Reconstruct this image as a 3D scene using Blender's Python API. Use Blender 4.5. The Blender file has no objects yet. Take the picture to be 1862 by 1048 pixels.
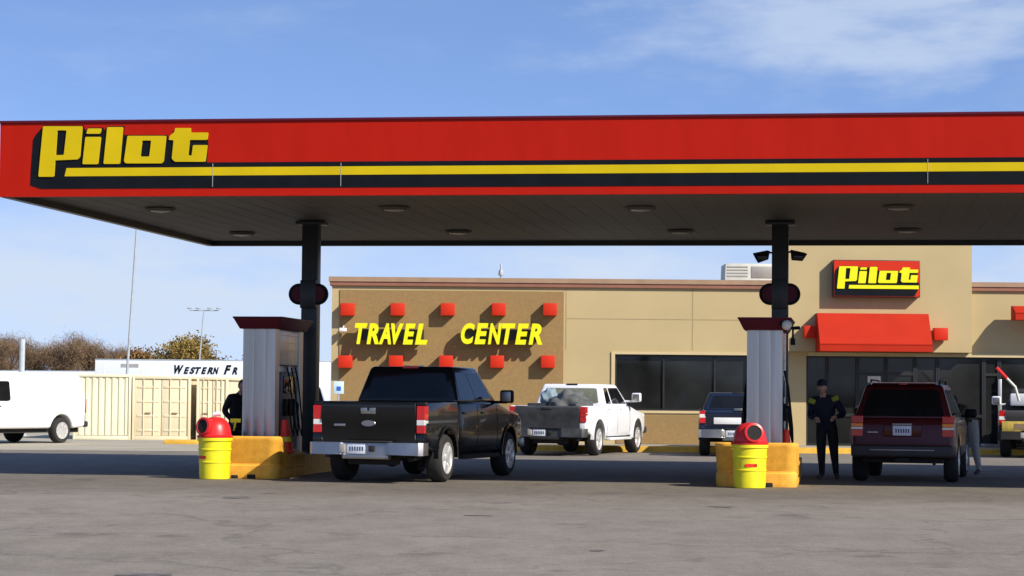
import bpy, bmesh, math, random
from mathutils import Vector, Matrix
from mathutils.geometry import tessellate_polygon
R = math.radians
C = bpy.context.scene.collection
sc = bpy.context.scene
# ---------------------------------------------------------------- camera
W, H, F = 1862.0, 1048.0, 4200.0
EYE = 1.45
cam = bpy.data.objects.new('camera', bpy.data.cameras.new('camera'))
C.objects.link(cam)
cam.data.sensor_width = 36; cam.data.lens = 36 * F / W
cam.data.clip_start = 0.5; cam.data.clip_end = 3000
cam.location = (0, 0, EYE)
cam.matrix_world = Matrix.Translation((0, 0, EYE)) @ (Matrix.Rotation(R(90) + math.atan(196 / F), 4, 'X') @ Matrix.Rotation(R(0.5), 4, 'Z'))
sc.camera = cam
CM = cam.matrix_world.to_3x3()
def ray(px, py): return CM @ Vector(((px - W/2) / F, (H/2 - py) / F, -1))
def atY(px, py, Y):                       # point of the vertical plane y=Y behind a pixel
    d = ray(px, py); t = Y / d.y
    return Vector((d.x*t, Y, EYE + d.z*t))
def atZ(px, py, z=0):                     # point of the level plane z behind a pixel
    d = ray(px, py); t = (z - EYE) / d.z
    return Vector((d.x*t, d.y*t, z))
# ---------------------------------------------------------------- sky, sun, exposure
SUN = Vector((1.0, -0.86, 0.94)).normalized()
sel = math.asin(SUN.z); srot = math.atan2(SUN.x, SUN.y)
wd = bpy.data.worlds.new('World'); sc.world = wd; wd.use_nodes = True
nt = wd.node_tree; N = nt.nodes; L = nt.links; N.clear()
out = N.new('ShaderNodeOutputWorld'); bg = N.new('ShaderNodeBackground'); bg.inputs[1].default_value = 0.12
sky = N.new('ShaderNodeTexSky'); sky.sky_type = 'NISHITA'; sky.sun_disc = False
sky.sun_elevation = sel; sky.sun_rotation = srot; sky.air_density = 1.0; sky.dust_density = 0.3; sky.ozone_density = 2.2
tc = N.new('ShaderNodeTexCoord')
mp = N.new('ShaderNodeMapping'); mp.inputs['Scale'].default_value = (1, 1, 1.7); mp.inputs['Location'].default_value = (0, 0, .16)
nz = N.new('ShaderNodeVectorMath'); nz.operation = 'NORMALIZE'
L.new(tc.outputs['Generated'], mp.inputs[0]); L.new(mp.outputs[0], nz.inputs[0]); L.new(nz.outputs[0], sky.inputs[0])
def wnoise(scale, loc, sx, sz, det=7, ro=.6):
    m = N.new('ShaderNodeMapping'); m.inputs['Scale'].default_value = (sx, 1, sz); m.inputs['Location'].default_value = loc
    n = N.new('ShaderNodeTexNoise'); n.inputs['Scale'].default_value = scale; n.inputs['Detail'].default_value = det; n.inputs['Roughness'].default_value = ro
    L.new(tc.outputs['Generated'], m.inputs[0]); L.new(m.outputs[0], n.inputs[0]); return n
def math_(op, a, b=None, c=None):
    n = N.new('ShaderNodeMath'); n.operation = op
    for i, v in enumerate((a, b, c)):
        if v is None: continue
        if isinstance(v, (int, float)): n.inputs[i].default_value = v
        else: L.new(v, n.inputs[i])
    return n.outputs[0]
def rng(x, a, b, c=0., d=1.):
    n = N.new('ShaderNodeMapRange'); n.interpolation_type = 'SMOOTHSTEP'
    L.new(x, n.inputs[0])
    for i, v in zip((1, 2, 3, 4), (a, b, c, d)): n.inputs[i].default_value = v
    return n.outputs[0]
sp = N.new('ShaderNodeSeparateXYZ'); L.new(tc.outputs['Generated'], sp.inputs[0])
X_, Z_ = sp.outputs[0], sp.outputs[2]
n1 = wnoise(9, (3.1, 0, .4), 1.0, 3.2)
n2 = wnoise(30, (1, 2, 0), 0.8, 3.0, 5, .55)
# one wispy patch high on the right, thin veils elsewhere, a milky band low down
dx = math_('MULTIPLY', math_('SUBTRACT', X_, 0.142), 9.0)
dz = math_('MULTIPLY', math_('SUBTRACT', Z_, 0.160), 31)
rad = math_('SQRT', math_('ADD', math_('MULTIPLY', dx, dx), math_('MULTIPLY', dz, dz)))
rad = math_('ADD', rad, math_('MULTIPLY', math_('SUBTRACT', n1.outputs[0], .5), 2.6))
patch = math_('MULTIPLY', rng(rad, 1.25, .25), rng(n2.outputs[0], .25, .62, .45, 1))
veil = math_('MULTIPLY', rng(n1.outputs[0], .5, .85), .25)
low = math_('MULTIPLY', rng(Z_, .118, .045), rng(n1.outputs[0], .3, .7, .48, 1.0))
cl = math_('MAXIMUM', math_('MAXIMUM', math_('MULTIPLY', patch, .62), veil), low)
mx = N.new('ShaderNodeMix'); mx.data_type = 'RGBA'
tint = N.new('ShaderNodeMix'); tint.data_type = 'RGBA'; tint.blend_type = 'MULTIPLY'; tint.inputs[0].default_value = 1
L.new(sky.outputs[0], tint.inputs[6]); tint.inputs[7].default_value = (1.06, 1.09, 1.26, 1)      # clear winter blue
L.new(cl, mx.inputs[0]); L.new(tint.outputs[2], mx.inputs[6]); mx.inputs[7].default_value = (4.15, 4.75, 5.65, 1)
L.new(mx.outputs[2], bg.inputs[0]); L.new(bg.outputs[0], out.inputs[0])
sun = bpy.data.objects.new('sun', bpy.data.lights.new('sun', 'SUN')); C.objects.link(sun)
sun.data.energy = 4.4; sun.data.angle = R(.5); sun.data.color = (1, .93, .82)
sun.rotation_euler = SUN.to_track_quat('Z', 'Y').to_euler()
sc.view_settings.view_transform = 'Standard'; sc.view_settings.look = 'None'
sc.view_settings.gamma = 1; sc.view_settings.exposure = 0.42
# ---------------------------------------------------------------- materials
def mat(name, col, rough=.6, metal=0., var=.12, scale=3., bump=0., bscale=60., coat=0., spec=.5, trans=0., stretch=None, col2=None):
    m = bpy.data.materials.new(name); m.use_nodes = True
    t = m.node_tree; b = t.nodes['Principled BSDF']
    b.inputs['Roughness'].default_value = rough; b.inputs['Metallic'].default_value = metal
    b.inputs['Coat Weight'].default_value = coat; b.inputs['Specular IOR Level'].default_value = spec
    b.inputs['Transmission Weight'].default_value = trans
    c = t.nodes.new('ShaderNodeTexCoord'); mpn = t.nodes.new('ShaderNodeMapping')
    if stretch: mpn.inputs['Scale'].default_value = stretch
    t.links.new(c.outputs['Object'], mpn.inputs[0])
    n = t.nodes.new('ShaderNodeTexNoise'); n.inputs['Scale'].default_value = scale; n.inputs['Detail'].default_value = 6
    t.links.new(mpn.outputs[0], n.inputs[0])
    r = t.nodes.new('ShaderNodeValToRGB')
    r.color_ramp.elements[0].position = .3; r.color_ramp.elements[1].position = .7
    a = [x * (1 - var) for x in col]; d = list(col2) if col2 else [min(1, x * (1 + var)) for x in col]
    r.color_ramp.elements[0].color = (*a, 1); r.color_ramp.elements[1].color = (*d, 1)
    t.links.new(n.outputs[0], r.inputs[0]); t.links.new(r.outputs[0], b.inputs['Base Color'])
    if bump:
        n2 = t.nodes.new('ShaderNodeTexNoise'); n2.inputs['Scale'].default_value = bscale; n2.inputs['Detail'].default_value = 4
        bp = t.nodes.new('ShaderNodeBump'); bp.inputs['Strength'].default_value = bump; bp.inputs['Distance'].default_value = .02
        t.links.new(mpn.outputs[0], n2.inputs[0]); t.links.new(n2.outputs[0], bp.inputs['Height']); t.links.new(bp.outputs[0], b.inputs['Normal'])
    return m
M = {}
M['red'] = mat('red_panel', (.42, .011, .003), .5, var=.04, scale=.8, spec=.12)
M['redlamp'] = mat('red_lamp_shade', (.58, .028, .008), .6, var=.05, spec=.2)
M['awning'] = mat('red_awning', (.45, .024, .007), .7, var=.06, scale=1.5, spec=.15)
for k_ in ('red',):
    t_ = M[k_].node_tree; b_ = t_.nodes['Principled BSDF']; c_ = t_.nodes.new('ShaderNodeTexCoord'); m_ = t_.nodes.new('ShaderNodeMapping'); m_.inputs['Scale'].default_value = (1, 1, .25)
    n_ = t_.nodes.new('ShaderNodeTexNoise'); n_.inputs['Scale'].default_value = 1.6; p_ = t_.nodes.new('ShaderNodeBump'); p_.inputs['Strength'].default_value = .35; p_.inputs['Distance'].default_value = .06
    t_.links.new(c_.outputs['Object'], m_.inputs[0]); t_.links.new(m_.outputs[0], n_.inputs[0]); t_.links.new(n_.outputs[0], p_.inputs['Height']); t_.links.new(p_.outputs[0], b_.inputs['Normal'])
M['black'] = mat('black_panel', (.006, .008, .010), .5, var=.2, spec=.12)
M['yellow'] = mat('yellow_panel', (.60, .44, .005), .55, var=.08, scale=1.2, spec=.12)
M['letter'] = mat('yellow_letter', (.82, .78, .012), .5, var=.04, spec=.2)
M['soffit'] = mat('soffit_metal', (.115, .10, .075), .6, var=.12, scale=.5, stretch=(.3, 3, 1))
M['steel_dark'] = mat('dark_column_paint', (.018, .021, .022), .4, var=.2)
M['tan'] = mat('tan_stucco', (.485, .378, .190), .9, var=.06, scale=.6, bump=.25, bscale=90)
M['tanlight'] = mat('pale_tan_trim', (.58, .455, .25), .9, var=.05, scale=1)
M['brown'] = mat('brown_brick', (.285, .182, .070), .9, var=.09, scale=16, bump=.3, bscale=40)
M['coping'] = mat('rust_coping', (.27, .11, .065), .6, var=.1)
M['coping2'] = mat('tan_coping', (.35, .22, .13), .6, var=.1)
M['joint'] = mat('stucco_joint_tan', (.38, .285, .15), .9)
M['glass'] = mat('dark_glass', (.008, .009, .010), .05, var=.3, spec=.35)
M['store_glass'] = mat('store_glass', (.016, .017, .016), .05, var=.6, scale=.7, spec=.32)
M['see_glass'] = mat('cab_glass', (.16, .17, .12), .1, var=.5, scale=2.5, spec=.4)
M['inner'] = mat('store_interior', (.05, .055, .055), .8, var=.4)
M['frame'] = mat('dark_bronze_frame', (.02, .02, .02), .4)
M['alu'] = mat('aluminium', (.50, .48, .445), .34, metal=.75, var=.16, scale=9, stretch=(1, 1, .03))
M['maroon'] = mat('maroon_crown', (.09, .005, .018), .5, var=.1, spec=.25)
M['curb_y'] = mat('curb_yellow', (.72, .42, .05), .8, var=.15, scale=5)
M['guard'] = mat('guard_yellow', (.90, .44, .05), .6, var=.16, scale=7, bump=.15, bscale=20)
M['drum'] = mat('drum_yellow', (.84, .74, .014), .42, var=.09, scale=6)
M['dome'] = mat('dome_red', (.66, .02, .022), .38, var=.1, scale=8)
M['cone'] = mat('cone_red', (.85, .03, .01), .5, var=.05)
M['conc'] = mat('concrete', (.36, .33, .27), .9, var=.12, scale=1.2, bump=.2)
M['tyre'] = mat('tyre_rubber', (.022, .021, .02), .85, var=.2, bump=.2)
M['rim'] = mat('wheel_alloy', (.72, .71, .69), .35, metal=.55, var=.1)
M['chrome'] = mat('chrome', (.42, .40, .375), .4, metal=1., var=.1)
M['truck_black'] = mat('black_car_paint', (.005, .006, .007), .2, var=.2, coat=.35, spec=.3)
M['maroon_paint'] = mat('maroon_car_paint', (.070, .008, .009), .3, var=.1, coat=.15, spec=.25)
M['white_paint'] = mat('white_car_paint', (.82, .83, .84), .3, var=.03, coat=.4)
M['navy_paint'] = mat('navy_car_paint', (.006, .010, .026), .25, var=.1, coat=.8)
M['grey_paint'] = mat('dark_grey_paint', (.045, .047, .05), .45, var=.3, scale=6)
M['clad'] = mat('dark_cladding', (.03, .028, .028), .6)
M['under'] = mat('underbody', (.015, .014, .013), .9)
M['tail'] = mat('tail_red', (.55, .01, .012), .15, coat=1)
M['tailw'] = mat('tail_clear', (.8, .78, .72), .15, coat=1)
M['amber'] = mat('tail_amber', (.9, .25, .02), .15, coat=1)
M['plate'] = mat('plate_white', (.62, .66, .72), .4, var=.2, scale=40)
M['plate_y'] = mat('plate_yellow', (.62, .45, .08), .5, var=.25, scale=14)
M['ink'] = mat('plate_ink', (.05, .07, .14), .5)
M['cont'] = mat('container_cream', (.78, .68, .45), .7, var=.1, scale=.6)
M['contw'] = mat('container_pale', (.80, .75, .52), .7, var=.1, scale=.6)
M['rust'] = mat('container_rust', (.22, .15, .09), .8)
M['trailer'] = mat('trailer_white', (.78, .82, .88), .45, var=.04, scale=.5)
M['pole'] = mat('pole_galvanised', (.42, .46, .48), .5, metal=.2)
M['pole_w'] = mat('pole_white', (.46, .50, .51), .6)
M['bark'] = mat('bark', (.12, .085, .06), .9, var=.3)
M['twig'] = mat('bare_twigs', (.16, .10, .055), .9, var=.35, scale=.5, col2=(.26, .17, .09))
M['leaf'] = mat('autumn_leaves', (.20, .15, .03), .8, var=.5, scale=.7, col2=(.38, .25, .05))
M['leaf2'] = mat('rust_leaves', (.20, .10, .035), .8, var=.4, scale=.7, col2=(.34, .18, .06))
M['skin'] = mat('skin', (.52, .29, .19), .6, var=.05)
M['navy'] = mat('navy_jacket', (.010, .013, .028), .85, var=.3, scale=12)
M['blackc'] = mat('black_trousers', (.012, .012, .014), .85, var=.3, scale=12)
M['lime'] = mat('lime_patch', (.36, .40, .03), .7)
M['shoe'] = mat('shoe_leather', (.06, .04, .035), .6)
M['hair'] = mat('dark_hair', (.02, .013, .01), .7)
M['brownc'] = mat('brown_coat', (.09, .075, .05), .85, var=.4, scale=15)
M['whitec'] = mat('white_cloth', (.36, .35, .33), .85, var=.1, scale=15)
M['pale'] = mat('pale_metal_box', (.62, .62, .55), .6, var=.08)
M['white'] = mat('white_plastic', (.8, .8, .8), .4, var=.03)
M['blue'] = mat('sign_blue', (.03, .12, .5), .4)
M['skyblue'] = mat('sign_pale_blue', (.55, .72, .85), .4)
M['lens'] = mat('lamp_lens', (.20, .19, .16), .3)
M['bagblue'] = mat('grey_blue_bag', (.20, .27, .31), .7, var=.2)
M['tarp'] = mat('grey_tarpaulin', (.10, .105, .10), .8, var=.35, scale=3)
M['seam'] = mat('seam_grey', (.35, .33, .3), .6)
# asphalt: worn grey with oil stains, tyre darkening, patches and hairline cracks
def asphalt():
    m = bpy.data.materials.new('asphalt'); m.use_nodes = True; t = m.node_tree; b = t.nodes['Principled BSDF']
    b.inputs['Roughness'].default_value = .92; b.inputs['Specular IOR Level'].default_value = .25
    n_ = t.nodes.new; l = t.links.new
    tcn = n_('ShaderNodeTexCoord')
    def noise(s, d=6, st=(1, 1, 1), ro=.6, loc=(0, 0, 0)):
        mpn = n_('ShaderNodeMapping'); mpn.inputs['Scale'].default_value = st; mpn.inputs['Location'].default_value = loc
        l(tcn.outputs['Object'], mpn.inputs[0]); k = n_('ShaderNodeTexNoise'); k.inputs['Scale'].default_value = s
        k.inputs['Detail'].default_value = d; k.inputs['Roughness'].default_value = ro; l(mpn.outputs[0], k.inputs[0]); return k.outputs[0]
    def ramp(x, p0, p1, c0, c1):
        r = n_('ShaderNodeValToRGB'); r.color_ramp.elements[0].position = p0; r.color_ramp.elements[1].position = p1
        r.color_ramp.elements[0].color = (*c0, 1); r.color_ramp.elements[1].color = (*c1, 1); l(x, r.inputs[0]); return r.outputs[0]
    def mul(a, c, f=1.):
        k = n_('ShaderNodeMix'); k.data_type = 'RGBA'; k.blend_type = 'MULTIPLY'; k.inputs[0].default_value = f
        l(a, k.inputs[6]); l(c, k.inputs[7]); return k.outputs[2]
    base = ramp(noise(.22, 5, (1, .35, 1)), .3, .7, (.238, .208, .170), (.292, .258, .213))
    fine = mul(ramp(noise(38, 3), .3, .7, (.72, .72, .72), (1.2, 1.19, 1.18)), ramp(noise(9, 5, (1, .6, 1), .75), .32, .66, (.86, .86, .85), (1.08, 1.08, 1.08)))
    mid = ramp(noise(1.6, 6, (1, .5, 1), .7), .34, .62, (.84, .83, .82), (1.05, 1.05, 1.05))
    stain = ramp(noise(.75, 5, (1, .8, 1), .65, (4, 2, 0)), .60, .70, (1, 1, 1), (.62, .60, .58))
    cr = n_('ShaderNodeTexVoronoi'); cr.feature = 'DISTANCE_TO_EDGE'; cr.inputs['Scale'].default_value = .16
    wn = n_('ShaderNodeTexNoise'); wn.inputs['Scale'].default_value = 1.2; wn.inputs['Detail'].default_value = 5
    l(tcn.outputs['Object'], wn.inputs[0]); ad = n_('ShaderNodeVectorMath'); ad.operation = 'MULTIPLY_ADD'
    l(wn.outputs[1], ad.inputs[0]); ad.inputs[1].default_value = (1.6, 1.6, 0); l(tcn.outputs['Object'], ad.inputs[2]); l(ad.outputs[0], cr.inputs[0])
    crack = ramp(cr.outputs[0], .002, .006, (.74, .74, .74), (1, 1, 1))
    c = mul(mul(mul(mul(base, fine), mid), stain), crack)
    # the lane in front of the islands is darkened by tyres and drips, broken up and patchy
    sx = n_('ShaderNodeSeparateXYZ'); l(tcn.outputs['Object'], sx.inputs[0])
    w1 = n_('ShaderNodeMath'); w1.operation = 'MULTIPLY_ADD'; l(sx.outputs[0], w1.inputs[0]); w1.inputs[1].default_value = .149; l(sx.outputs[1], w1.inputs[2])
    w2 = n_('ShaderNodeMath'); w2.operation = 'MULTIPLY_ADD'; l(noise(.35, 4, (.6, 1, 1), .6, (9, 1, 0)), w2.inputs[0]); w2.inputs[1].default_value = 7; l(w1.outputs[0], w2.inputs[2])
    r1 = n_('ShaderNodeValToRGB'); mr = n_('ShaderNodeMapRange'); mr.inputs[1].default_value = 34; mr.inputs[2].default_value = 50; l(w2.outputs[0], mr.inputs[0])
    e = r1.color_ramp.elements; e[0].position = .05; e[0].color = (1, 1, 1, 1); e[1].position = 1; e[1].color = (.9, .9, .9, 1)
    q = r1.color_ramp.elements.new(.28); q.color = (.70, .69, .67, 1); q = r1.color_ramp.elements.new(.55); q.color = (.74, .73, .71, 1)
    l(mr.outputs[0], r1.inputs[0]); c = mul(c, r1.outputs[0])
    l(c, b.inputs['Base Color'])
    bp = n_('ShaderNodeBump'); bp.inputs['Strength'].default_value = .5; bp.inputs['Distance'].default_value = .01
    l(noise(70, 3), bp.inputs['Height']); l(bp.outputs[0], b.inputs['Normal'])
    return m
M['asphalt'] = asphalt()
M['oil'] = mat('oily_asphalt', (.12, .11, .10), .7, var=.35, scale=1.4, bump=.3, bscale=60)
M['lot'] = mat('pale_gravelly_concrete', (.40, .355, .26), .95, var=.15, scale=.5, bump=.3, bscale=20)
# ---------------------------------------------------------------- helpers
def link(o, parent=None):
    C.objects.link(o)
    if parent: o.parent = parent
    return o
def obj(name, bm, m, parent=None, smooth=True, ang=35, loc=None, rz=None):
    me = bpy.data.meshes.new(name)
    bmesh.ops.recalc_face_normals(bm, faces=bm.faces)
    bm.to_mesh(me); bm.free()
    for k in (m if isinstance(m, (list, tuple)) else [m]): me.materials.append(M[k] if isinstance(k, str) else k)
    if smooth: me.shade_smooth(); me.set_sharp_from_angle(angle=R(ang))
    o = bpy.data.objects.new(name, me)
    if loc is not None: o.location = loc
    if rz is not None: o.rotation_euler = (0, 0, rz)
    return link(o, parent)
def tag(o, label=None, cat=None, group=None, kind=None):
    if label: o['label'] = label
    if cat: o['category'] = cat
    if group: o['group'] = group
    if kind: o['kind'] = kind
    return o
def thing(name, label, cat, loc=(0, 0, 0), rz=0, group=None):
    o = bpy.data.objects.new(name, None); o.empty_display_size = .2; C.objects.link(o)
    o.location = loc; o.rotation_euler = (0, 0, rz)
    return tag(o, label, cat, group)
def children(o): return [c for c in C.objects if c.parent == o]
def copy_tree(o, parent=None):
    c = o.copy(); C.objects.link(c)
    if parent: c.parent = parent
    for ch in children(o): copy_tree(ch, c)
    return c
def bevel(bm, w, seg=2, amin=25, verts=None):
    bm.normal_update()
    es = [e for e in bm.edges if len(e.link_faces) == 2 and e.calc_face_angle(0) > R(amin)]
    if verts is not None: es = [e for e in es if e.verts[0] in verts and e.verts[1] in verts]
    bmesh.ops.bevel(bm, geom=es, offset=w, segments=seg, affect='EDGES', profile=.5, clamp_overlap=True)
def box(bm, x0, x1, y0, y1, z0, z1, bv=0., seg=2, mi=0):
    t = bmesh.new()
    vs = [t.verts.new((x, y, z)) for x in (x0, x1) for y in (y0, y1) for z in (z0, z1)]
    for f in ((0, 1, 3, 2), (4, 6, 7, 5), (0, 4, 5, 1), (2, 3, 7, 6), (0, 2, 6, 4), (1, 5, 7, 3)): t.faces.new([vs[i] for i in f])
    bmesh.ops.recalc_face_normals(t, faces=t.faces)
    if bv: bevel(t, bv, seg)
    merge(bm, t, mi)
def merge(bm, t, mi=0, mw=None):
    mp_ = {}
    for v in t.verts: mp_[v] = bm.verts.new(mw @ v.co if mw else v.co)
    for f in t.faces:
        try: n = bm.faces.new([mp_[v] for v in f.verts]); n.material_index = mi
        except ValueError: pass
    t.free()
def hexa(bm, pts, bv=0, seg=2, mi=0):       # pts: bottom 4 (ccw) then top 4
    t = bmesh.new(); v = [t.verts.new(p) for p in pts]
    for f in ((3, 2, 1, 0), (4, 5, 6, 7), (0, 1, 5, 4), (1, 2, 6, 5), (2, 3, 7, 6), (3, 0, 4, 7)): t.faces.new([v[i] for i in f])
    bmesh.ops.recalc_face_normals(t, faces=t.faces)
    if bv: bevel(t, bv, seg)
    merge(bm, t, mi)
def prism(bm, loops, f3, a, b, mi=0):       # loops: outer + holes in 2-D; f3(u, v, w) -> 3-D
    tris = tessellate_polygon([[Vector((p[0], p[1], 0)) for p in lp] for lp in loops])
    flat = [p for lp in loops for p in lp]
    va = [bm.verts.new(f3(p[0], p[1], a)) for p in flat]; vb = [bm.verts.new(f3(p[0], p[1], b)) for p in flat]
    for t in tris:
        for vv in (va, vb):
            try: f = bm.faces.new([vv[i] for i in t]); f.material_index = mi
            except ValueError: pass
    k = 0
    for lp in loops:
        n = len(lp)
        for i in range(n):
            j = (i + 1) % n
            f = bm.faces.new((va[k+i], va[k+j], vb[k+j], vb[k+i])); f.material_index = mi
        k += n
def rrect(x0, x1, y0, y1, r, n=4):
    pts = []
    for cx, cy, a in ((x1-r, y1-r, 0), (x0+r, y1-r, 90), (x0+r, y0+r, 180), (x1-r, y0+r, 270)):
        for i in range(n+1): q = R(a + 90*i/n); pts.append((cx + r*math.cos(q), cy + r*math.sin(q)))
    return pts
def tube(bm, pts, rad, n=8, cap=True, mi=0):
    pts = [Vector(p) for p in pts]; rings = []
    rs = rad if isinstance(rad, (list, tuple)) else [rad]*len(pts)
    for i, p in enumerate(pts):
        d = (pts[min(i+1, len(pts)-1)] - pts[max(i-1, 0)]).normalized()
        u = d.orthogonal().normalized() if i == 0 else (u - d*u.dot(d)).normalized()
        w = d.cross(u)
        rings.append([bm.verts.new(p + rs[i]*(u*math.cos(2*math.pi*k/n) + w*math.sin(2*math.pi*k/n))) for k in range(n)])
    for a, b in zip(rings, rings[1:]):
        for k in range(n): f = bm.faces.new((a[k], a[(k+1) % n], b[(k+1) % n], b[k])); f.material_index = mi
    if cap:
        for r_ in (rings[0][::-1], rings[-1]): f = bm.faces.new(r_); f.material_index = mi
def lathe(bm, prof, n=32, axis='Z', mi=0, org=(0, 0, 0)):    # prof: (radius, height)
    o = Vector(org); rings = []
    for r_, h in prof:
        ring = []
        for k in range(n):
            c, s = math.cos(2*math.pi*k/n)*r_, math.sin(2*math.pi*k/n)*r_
            ring.append(bm.verts.new(o + (Vector((c, s, h)) if axis == 'Z' else Vector((h, c, s)))))
        rings.append(ring)
    for a, b in zip(rings, rings[1:]):
        for k in range(n): f = bm.faces.new((a[k], a[(k+1) % n], b[(k+1) % n], b[k])); f.material_index = mi
    for r_ in (rings[0][::-1], rings[-1]): f = bm.faces.new(r_); f.material_index = mi
def lerp(a, b, t): return a + (b - a)*t
def panel(name, c4, poly, off, m, parent, inset=.012):
    """thin plate on the quad c4 (bl, br, tr, tl seen from outside); poly in 0..1 coordinates of it"""
    bl, br, tr, tl = [Vector(c) for c in c4]
    n = (br - bl).cross(tl - bl).normalized()
    f3 = lambda u, v, w: lerp(lerp(bl, br, u), lerp(tl, tr, u), v) + n*w
    bm = bmesh.new(); prism(bm, [poly], f3, -inset, off)
    return obj(name, bm, m, parent, ang=30)
# ---------------------------------------------------------------- ground
def structure(name, bm, m, label=None, **k): return tag(obj(name, bm, m, **k), label or name.replace('_', ' '), None, kind='structure')
def gz(x, y):
    t = max(0, min(1, (y - 69) / 20)); return -.45*t*t*(3 - 2*t)
bm = bmesh.new()
xs = [-1500, -400, -120, -60, -40, -30, -20, -10, 0, 10, 20, 40, 60, 120, 400, 1500]
ys = [-600, -100, -20, 0, 20, 40, 60, 69, 72, 75, 78, 81, 84, 87, 89, 100, 140, 200, 300, 600, 2500]
gv = [[bm.verts.new((x, y, gz(x, y))) for y in ys] for x in xs]
for i in range(len(xs)-1):
    for j in range(len(ys)-1): bm.faces.new((gv[i][j], gv[i+1][j], gv[i+1][j+1], gv[i][j+1]))
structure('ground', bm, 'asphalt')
def blob(name, cx, cy, rx, ry, z, m, seed, rz=0, n=40, label=None):
    rnd = random.Random(seed); ph = [rnd.uniform(0, 6.28) for _ in range(6)]
    pts = []
    for k in range(n):
        a = 2*math.pi*k/n; r_ = 1 + sum(.10/(i*.6+1)*math.sin((i+2)*a + ph[i]) for i in range(6))
        x, y = rx*r_*math.cos(a), ry*r_*math.sin(a)
        pts.append((cx + x*math.cos(rz) - y*math.sin(rz), cy + x*math.sin(rz) + y*math.cos(rz)))
    bm = bmesh.new(); bm.faces.new([bm.verts.new((x, y, z)) for x, y in pts])
    return structure(name, bm, m, label)
# the pale yard beyond the left end of the store
bm = bmesh.new()
yv = [57.5, 69, 72, 75, 78, 81, 84, 87, 89, 100, 140]
a = [bm.verts.new((-90, y, gz(0, y) + .004)) for y in yv]; b = [bm.verts.new((-5.5 if y < 62 else -5.3, y, gz(0, y) + .004)) for y in yv]
for i in range(len(yv)-1): bm.faces.new((a[i], b[i], b[i+1], a[i+1]))
structure('yard', bm, 'lot')
# raised walk along the store and the yellow kerb
S_Y = 63.8; K_Y = 61.0
bm = bmesh.new(); box(bm, -5.6, 30, K_Y + .15, S_Y + .3, -.3, .15); structure('sidewalk', bm, 'conc')
bm = bmesh.new(); box(bm, -5.6, 30, K_Y, K_Y + .148, -.3, .154, .02); structure('kerb', bm, 'curb_y')
bm = bmesh.new(); p = atZ(298, 808); q = atZ(372, 806); box(bm, p.x, q.x + .5, p.y, p.y + .25, 0, .13, .02); structure('yard_kerb', bm, 'curb_y')
# ---------------------------------------------------------------- canopy
CY = R(-8.5)
cu = Vector((math.cos(CY), math.sin(CY), 0)); cv = Vector((-math.sin(CY), math.cos(CY), 0))
FL = Vector((-8.33, 37.35, 0)); CL, CD, Z0, Z1 = 30.0, 12.3, 4.6, 5.8
def onF(px, py, off=0.):                  # fascia coordinates (u along, z up) behind a pixel
    d = ray(px, py); o = Vector((0, 0, EYE)); n = cv
    t = (FL - o).dot(n) / d.dot(n); w = o + d*t - FL
    return (w.dot(cu), w.z)
canopy = thing('fuel_canopy', 'long red black and yellow fuel canopy on two dark columns over the pumps', 'canopy', FL, CY)
T = .12
bm = bmesh.new()
box(bm, 0, CL, 0, T, Z0, Z1); fas = obj('fascia', bm, 'red', canopy, smooth=False)
bm = bmesh.new(); box(bm, 0, T, T, CD - T, Z0 + .03, Z1); obj('end_fascia', bm, 'red', canopy, smooth=False)
bm = bmesh.new(); box(bm, .004, T + .015, T, CD - T, Z0 - .004, Z0 + .028); box(bm, T + .003, T + .015, T, CD - T, Z0 + .0285, Z0 + .10); obj('end_trim', bm, 'steel_dark', canopy, smooth=False)
bm = bmesh.new(); box(bm, CL - T, CL, T, CD - T, Z0, Z1); obj('end_fascia', bm, 'red', canopy, smooth=False)
bm = bmesh.new(); box(bm, 0, CL, CD - T, CD, Z0, Z1); obj('back_fascia', bm, 'steel_dark', canopy, smooth=False)
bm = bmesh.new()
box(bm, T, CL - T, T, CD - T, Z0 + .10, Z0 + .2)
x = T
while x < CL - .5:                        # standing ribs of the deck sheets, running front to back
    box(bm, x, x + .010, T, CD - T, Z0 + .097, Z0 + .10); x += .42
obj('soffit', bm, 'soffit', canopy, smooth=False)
bm = bmesh.new(); box(bm, T, CL - T, T, CD - T, Z1 - .2, Z1 - .1); obj('roof_deck', bm, 'pale', canopy, smooth=False)
bm = bmesh.new(); box(bm, -.02, CL + .02, -.03, T + .05, Z1, Z1 + .035); obj('top_trim', bm, 'maroon', canopy, smooth=False)
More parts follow.
